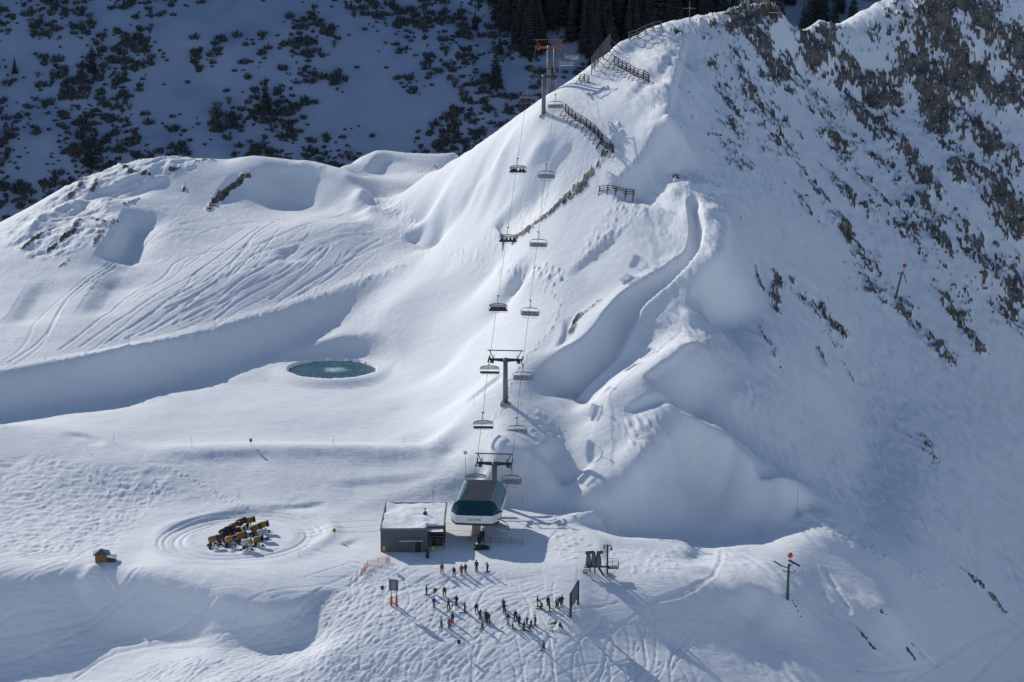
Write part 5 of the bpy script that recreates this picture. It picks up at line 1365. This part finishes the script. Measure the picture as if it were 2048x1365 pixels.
barrier([(1200,292),(1213,301),(1226,310)], 1.8, 4, 'short steep barrier section at the top of the rock band')
barrier([(1228,133),(1252,146),(1275,158),(1297,168)], 2.6, 4, 'half-buried barrier on thin stilts high on the sunlit slope')
barrier([(1199,388),(1232,391),(1252,396),(1267,402)], 1.5, 3, 'low bent dark barrier in the shaded hollow below the debris')
barrier([(1183,152),(1196,136),(1207,120),(1220,105)], 5.2, 6, 'tall grey lattice barrier sticking out over the skyline', barl, 3.4, 0, True)
barrier([(1159,165),(1168,164),(1177,168)], 2.2, 4, 'small barrier piece at the lower end of the lattice barrier', barl)
barrier([(1258,83),(1290,70),(1322,60)], 2.4, 3, 'grey slatted barrier along the skyline left of the summit', barl, 3.0, 0)

# ---------------------------------------------------------------- summit cross and mast top
q = cast(1379, 45); e = empty('summit_cross', q)
hc = 5.6; m = MB(); m.beam((0,0,-.4),(0,0,hc),.2); m.build('upright', barl, e); m = MB(); m.beam((-1.75,0,hc-1.9),(1.75,0,hc-1.9),.18,.2); m.build('crossbar', barl, e); m = MB(); ring(m, Vector((0,0,hc-1.9)), .34, .08); m.build('ring', barl, e, True)
tag(e, 'large grey metal cross on the snowy summit', 'cross')
q = cast(1496, 22); e = empty('timber_post_frame', q); m = MB()
m = MB(); m.beam((0,0,-1),(0,0,4),.75); m.build('post', concrete, e)
for x in (3.4, 6.0, 8.4):
    m = MB(); m.beam((x,2,-6),(x,2,3.2),.18); m.build('pole', wood, e)
m = MB(); m.beam((0,1.5,2.4),(9.0,2,2.3),.22); m.build('rail', wood, e); m = MB(); m.box((7.6,2,-.9),(2.6,.9,.16)); m.build('platform_board', lgrey, e)
tag(e, 'concrete post with timber rails on the crest right of the summit cross', 'frame')

# ---------------------------------------------------------------- masts with orange balls
def ball_mast(u, v, h, tilt, label, ball_px):
    q = cast(u, v); e = empty('ball_mast', q-Vector((0,0,.3))); e.rotation_euler = (0, tilt, 0)
    m = MB(); m.tube([(0,0,-.5),(0,0,h)], [.30,.22], 10); m.build('mast', mat('mast_steel', (.10,.11,.12), .55, .5), e, True)
    m = MB(); m.tube([(.25,0,h-.3),(.25,0,h+1.3)], .04, 6); m.build('ball_rod', dark, e)
    m = MB(); n = 12; m.lathe([(max(.001,.52*math.sin(math.pi*k/n)), h+1.75-.52*math.cos(math.pi*k/n)) for k in range(n+1)], 16, Matrix.Translation((.25,0,0))); m.build('ball', redor, e, True)
    return e
e = ball_mast(1575, 1200, 7.3, 0, '', 0)
for s, pts in ((-1, [(-.1,0,6.7),(-.7,0,6.7),(-1.5,-.2,7.1),(-2.7,-.4,7.9)]), (1, [(.1,0,6.8),(.6,0,7.2),(.8,0,7.6)])):
    m = MB(); m.tube(pts, .10, 6); m.build('arm', dark, e)
m = MB(); m.beam((-2.9,-.4,8.05),(-1.3,-.2,7.0),.42,.2); m.build('lamp_head', dark, e)
m = MB(); m.beam((-.0,0,8.1),(2.1,-.2,6.95),.2,.34); m.build('lamp_head', dark, e)
m = MB(); m.tube([(.1,-.2,5.9),(.7,-.3,5.7),(1.3,-.3,5.8),(1.35,-.3,6.1),(.8,-.3,6.15)], .07, 5); m.tube([(-.1,-.2,5.9),(-.9,-.3,5.9),(-1.2,-.3,6.0),(-.8,-.3,6.3)], .07, 5); m.build('bracket', dark, e)
tag(e, 'tall dark steel mast with angled arms and an orange ball on the lower right spur', 'mast')
e = ball_mast(1790, 600, 7.4, R(12), '', 0)
m = MB(); m.beam((.1,0,7.6),(1.9,-.2,4.9),.28,.2); m.build('arm', dark, e); m = MB(); m.box((-.6,-.2,6.9),(.8,.3,.7)); m.build('weather_box', grey, e)
tag(e, 'leaning dark mast with an orange ball and drooping arm on the rocky face', 'mast')

# ---------------------------------------------------------------- boards and signs on the run
q = cast(788, 1213); e = empty('notice_board', q, R(-14))
for s in (-1, 1):
    m = MB(); m.tube([(s*.5,0,-.3),(s*.5,0,3.4)], .07, 8); m.build('post', dark, e, True); m = MB(); m.lathe([(.0,-.1),(.22,-.1),(.24,.2),(.22,1.7),(.12,1.95),(0,1.95)], 10, Matrix.Translation((s*.5,0,0))); m.build('post_padding', redor, e, True)
m = MB(); m.box((0,-.06,4.1),(1.75,.12,2.1)); bd = m.build('board', mat('slate_board', (.055,.065,.08), .5), e); m = MB(); m.box((0,-.135,4.1),(.95,.03,1.7)); m.build('map_sheet', mat('printed_map', (.16,.20,.25), .5, vary=.5, scale=3), bd)
tag(e, 'slate information board on two orange-padded posts at the left of the run', 'board')
a = cast(1141, 1236); b_ = cast(1156, 1212); e = empty('dark_display_board', a)
d = b_-a; L0 = d.length
for k, p in enumerate((Vector((0,0,0)), d)):
    m = MB(); m.beam(p-Vector((0,0,.4)), p+Vector((0,0,4.6)), .42); m.build('post', mat('board_blue_black', (.014,.02,.034), .5), e)
m = MB(); ang = math.atan2(d.y, d.x); rot = Matrix.Rotation(ang,3,'Z'); m.box(d/2+Vector((0,0,3.0)), (L0,.16,2.7), rot); m.build('panel', mat('board_panel', (.06,.075,.10), .4), e)
m = MB(); m.beam(Vector((0,0,4.5)), d+Vector((0,0,4.5)), .2); m.beam(Vector((0,0,1.6)), d+Vector((0,0,1.6)), .16); m.build('panel_frame', MATS['board_blue_black'], e)
tag(e, 'large dark two-post board on the snow bank right of the crowd', 'board')
def sign(u, v, h, shape, label, mt):
    q = cast(u, v); e = empty('small_sign', q); m = MB(); m.tube([(0,0,-.3),(0,0,h)], .035, 5); m.build('pole', steel, e)
    m = MB()
    if shape == 'box': m.box((0,-.05,h+.15),(.62,.1,.8))
    elif shape == 'ring': m.lathe([(0,-.04),(.42,-.04),(.42,.04),(0,.04)], 14, Matrix.Translation((0,-.05,h+.2)) @ Matrix.Rotation(R(90),4,'X'))
    pl = m.build('plate', mt, e)
    if shape == 'ring':
        m = MB(); m.lathe([(0,-.045),(.24,-.045),(.24,.045),(0,.045)], 12, Matrix.Translation((0,-.05,h+.2)) @ Matrix.Rotation(R(90),4,'X')); m.build('plate_centre', white, pl)
    else:
        m = MB(); m.box((0,-.12,h+.15),(.36,.03,.4)); m.build('plate_centre', dark, pl)
    tag(e, label, 'sign', 'small signs on poles')
sign(669,1078,1.5,'box','yellow box sign on a pole right of the cannon ring',yellow); sign(502,893,1.1,'box','small yellow sign on the reservoir dam crest',yellow); sign(765,1196,1.6,'box','small brown sign on a pole left of the padded-post board',brn)
sign(776,1140,1.4,'ring','round orange sign before the orange net fence',orange); sign(918,1302,1.3,'box','small dark sign on a pole below the crowd',dark)

# ---------------------------------------------------------------- net fences
def net_fence(px, h, label, netm, postm, n=4):
    pts = [cast(u, v) for u, v in px]; e = empty('net_fence', pts[0]); o = pts[0]; P_ = []
    for a, b in zip(pts[:-1], pts[1:]):
        for i in range(n): P_.append(a.lerp(b, i/n))
    P_.append(pts[-1]); P_ = [Vector((p.x,p.y,zat(p.x,p.y))) for p in P_]
    for p in P_:
        m = MB(); m.tube([p-o-Vector((0,0,.3)), p-o+Vector((0,0,h+.25))], .045, 5); m.build('post', postm, e)
    m = MB()
    for a, b in zip(P_[:-1], P_[1:]):
        for k in range(7): z = .08+(h-.1)*k/6; m.beam(a-o+Vector((0,0,z)), b-o+Vector((0,0,z-.05)), .03)
        nn = max(2, int((b-a).length/.22))
        for k in range(nn):
            p = a.lerp(b,k/nn)-o; m.beam(p+Vector((0,0,.06)), p+Vector((0,0,h)), .025)
    m.build('net', netm, e); tag(e, label, 'fence')
net_fence([(723,1153),(735,1138),(778,1123)], 1.15, 'sagging orange safety net left of the operator building', mat('orange_net', (.62,.26,.10), .7), redor, 2)
net_fence([(962,1087),(1000,1087),(1046,1090)], 1.1, 'pale tan net fence in the station shadow behind the snowmobile', mat('tan_net', (.30,.27,.19), .8), dark, 2)

# ---------------------------------------------------------------- snowmobile
q = cast(966, 1101); e = empty('snowmobile', q+Vector((0,0,.05)), R(-82))
m = MB(); m.prism([(-.3,.25),(-.32,.55),(-.2,.8),(.2,.8),(.32,.55),(.3,.25)], lambda a,b: (a,-1.5,b), lambda a,b: (a*1.2,.2,b)); m.prism([(-.36,.25),(-.4,.6),(-.22,.95),(.22,.95),(.4,.6),(.36,.25)], lambda a,b: (a,.2,b), lambda a,b: (a*.55,1.25,.25+(b-.25)*.55)); m.build('body', black, e)
m = MB(); m.box((0,-.75,.9),(.42,1.5,.2)); m.build('seat', mat('vinyl_seat', (.02,.02,.022), .5), e)
m = MB(); m.prism([(-.22,0),(.22,0),(.22,.1),(-.22,.1)], lambda a,b: (a,-1.75,b), lambda a,b: (a,.3,b)); m.box((0,-.75,.22),(.42,1.9,.3)); m.build('track', black, e)
for s in (-1,1):
    m = MB(); m.tube([(s*.5,.2,.06),(s*.5,1.2,.05),(s*.5,1.5,.2)], .07, 5); m.beam((s*.5,.9,.1),(s*.25,.8,.5),.06); m.build('ski', dark, e)
m = MB(); m.prism([(-.35,0),(.35,0),(.28,.42),(-.28,.42)], lambda a,b: (a,.55-b*.5,.92+b), lambda a,b: (a,.58-b*.5,.92+b)); m.build('windshield', bubble, e)
m = MB(); m.beam((-.42,.1,1.15),(.42,.1,1.15),.05); m.beam((0,.25,.9),(0,.1,1.15),.05); m.build('handlebar', dark, e); m = MB(); m.box((0,-1.6,.95),(.5,.4,.35)); m.build('cargo_box', brn, e)
tag(e, 'black snowmobile parked across the front of the lift station column', 'snowmobile')

# ---------------------------------------------------------------- wooden hut
q = cast(203, 1122); e = empty('wooden_hut', q-Vector((0,0,.2)), R(8)); hm = mat('orange_brown_boards', (.22,.105,.045), .8, vary=.25, scale=5)
for k in range(6):
    m = MB(); m.box((0,-1.1,.25+.27*k),(2.2,.12,.255)); m.build('front_board', hm, e); m = MB(); m.box((0,1.1,.25+.27*k),(2.2,.12,.255)); m.build('rear_board', hm, e)
    for s in (-1,1): m = MB(); m.box((s*1.06,0,.25+.27*k),(.12,2.06,.255)); m.build('side_board', hm, e)
m = MB(); m.add([(-1.55,-1.5,1.65),(1.55,-1.5,1.65),(1.55,1.5,1.65),(-1.55,1.5,1.65),(0,0,2.55)], [(0,1,4),(1,2,4),(2,3,4),(3,0,4),(3,2,1,0)]); m.build('roof', mat('hut_roof', (.13,.14,.14), .7), e)
m = MB(); m.prism([(1.12,.0),(2.7,.0),(2.7,.75),(1.12,1.15)], lambda a,b: (a,-1.0,b), lambda a,b: (a,.9,b)); m.build('annex', mat('annex_boards', (.07,.045,.035), .8), e)
m = MB(); m.prism([(1.1,1.16),(2.95,.70),(2.95,.95),(1.9,1.42),(1.1,1.5)], lambda a,b: (a,-1.25,b), lambda a,b: (a,1.1,b)); m.build('annex_snow', snowm, e, True)
tag(e, 'small orange-brown wooden hut with a hipped grey roof on the slope edge', 'hut')

# ---------------------------------------------------------------- old lift head with platform
q = cast(1205, 1150); e = empty('steel_service_tower', q-Vector((0,0,.3)))
cs = mat('weathered_grey_steel', (.13,.14,.145), .7, .4, .2)
m = MB(); m.beam((.9,0,-.5),(.9,0,6.3),.34); m.build('mast', dark, e); m = MB(); m.beam((.55,-.3,.2),(.55,-.3,6.0),.05); m.beam((.35,-.3,.2),(.35,-.3,6.0),.05)
for k in range(13): m.beam((.55,-.3,.4+.45*k),(.35,-.3,.4+.45*k),.04)
m.build('ladder', steel, e)
m = MB(); m.beam((.2,0,6.2),(1.7,0,6.1),.14); m.box((.25,0,5.75),(.3,.4,.5)); m.box((1.65,0,5.5),(.3,.4,.6)); m.build('lamp_bar', dark, e)
for k, (x, w, h_) in enumerate([(-2.7,1.0,2.6),(-1.7,.9,2.9),(-.8,1.1,2.4)]):
    m = MB(); m.lathe([(0,1.9),(w*.5,1.9),(w*.55,2.2),(w*.45,1.9+h_*.75),(w*.3,1.9+h_),(0,1.9+h_)], 10, Matrix.Translation((x,.3,0))); m.build('housing', cs, e, True)
for x0, x1 in ((-3.3,-1.6),(-1.2,.1)):
    m = MB(); m.tube([(x0,.2,4.6),(x1,.2,4.75)], [.38,.28], 10); m.build('roller', mat('brown_roller', (.10,.07,.06), .7), e, True)
m = MB(); m.beam((-.9,0,2.0),(.5,0,-.3),.36); m.beam((-2.4,.2,2.0),(-2.3,.2,-.2),.26); m.beam((-1.5,.2,2.0),(-1.4,.2,-.2),.26); m.beam((-3.0,0,1.9),(1.2,0,1.9),.28); m.build('support_frame', dark, e)
m = MB(); m.box((1.9,0,1.75),(2.3,1.6,.12)); m.build('platform', cs, e); m = MB()
for x in (1.0,1.9,3.0):
    for y in (-.8,.8): m.beam((x,y,1.8),(x,y,3.3),.06)
for z in (2.5,3.3):
    m.beam((1.0,-.8,z),(3.0,-.8,z),.05); m.beam((1.0,.8,z),(3.0,.8,z),.05); m.beam((3.0,-.8,z),(3.0,.8,z),.05)
m.build('railing', dark, e); m = MB(); m.beam((2.9,-.6,1.7),(1.2,-.6,.1),.06); m.build('stay', steel, e)
for k in range(5):
    m = MB(); m.box((-3.4+.12*k,-.4,.5+.45*k),(1.1,.5,.06)); m.build('stair_tread', dark, e)
m = MB(); m.box((1.5,.1,-.1),(1.6,1.4,1.0), Matrix.Rotation(R(18),3,'Y')); m.build('footing', concrete, e)
tag(e, 'weathered grey steel lift head with ladder mast and railed platform right of the run', 'tower')

# ---------------------------------------------------------------- marker poles
pm_ = [mat('red_pole', (.34,.06,.03), .6), mat('grey_pole', (.11,.11,.115), .6)]
mp_me = [mesh_only(MB().tube([(0,0,-.4),(0,0,1)], .035, 5), 'marker_pole', p_) for p_ in pm_]
for (u, v, h, c, lab) in [(92,733,2.3,0,'red marker pole at the lowest stretch of the embankment road'),(258,697,2.4,0,'red marker pole on the embankment road above the widest bank shadow'),(430,657,2.6,0,'red marker pole on the embankment road below the ski tracks'),(652,588,2.4,0,'red marker pole on the embankment road near the debris lumps'),
    (725,556,2.2,0,'red marker pole at the upper end of the embankment road'),(812,508,2.0,0,'short marker pole at the saddle end of the road'),(174,905,2.0,0,'reddish pole on the knoll by the left dam end'),(228,888,2.2,1,'grey pole on the dam next to the knoll'),(384,895,2.2,1,'grey pole on the dam left of the yellow sign'),
    (667,895,2.2,0,'reddish pole on the dam right of the yellow sign'),(808,890,2.0,1,'grey pole on the dam before the bank rises'),(880,889,1.8,1,'short grey pole at the right dam end'),(478,998,1.4,1,'short grey pole above the cannon ring'),
    (1068,765,2.4,1,'dark pole right of the middle pylon head'),(1062,805,2.4,0,'reddish pole right of the middle pylon shaft'),(1043,812,2.2,1,'grey pole close to the middle pylon foot'),(968,800,2.0,1,'grey pole left of the middle pylon shaft'),(948,812,2.2,1,'grey pole on the bright bank left of the pylon'),
    (853,1226,2.8,1,'thin slalom pole beside the grey-jacketed skier'),(1045,1010,2.0,1,'thin pole on the snow ribs right of the station roof'),(1127,1025,1.6,1,'short pole on the lit floor right of the apron'),(927,512,1.6,1,'pole on the footpath below the saddle'),(1594,1036,7.0,1,'tall thin pole on the wind-carved knoll')]:
    q = cast(u, v); o = bpy.data.objects.new('marker_pole', mp_me[c]); col.objects.link(o); o.location = q; o.scale = (1.0,1.0,h); tag(o, lab, 'pole', 'marker poles')
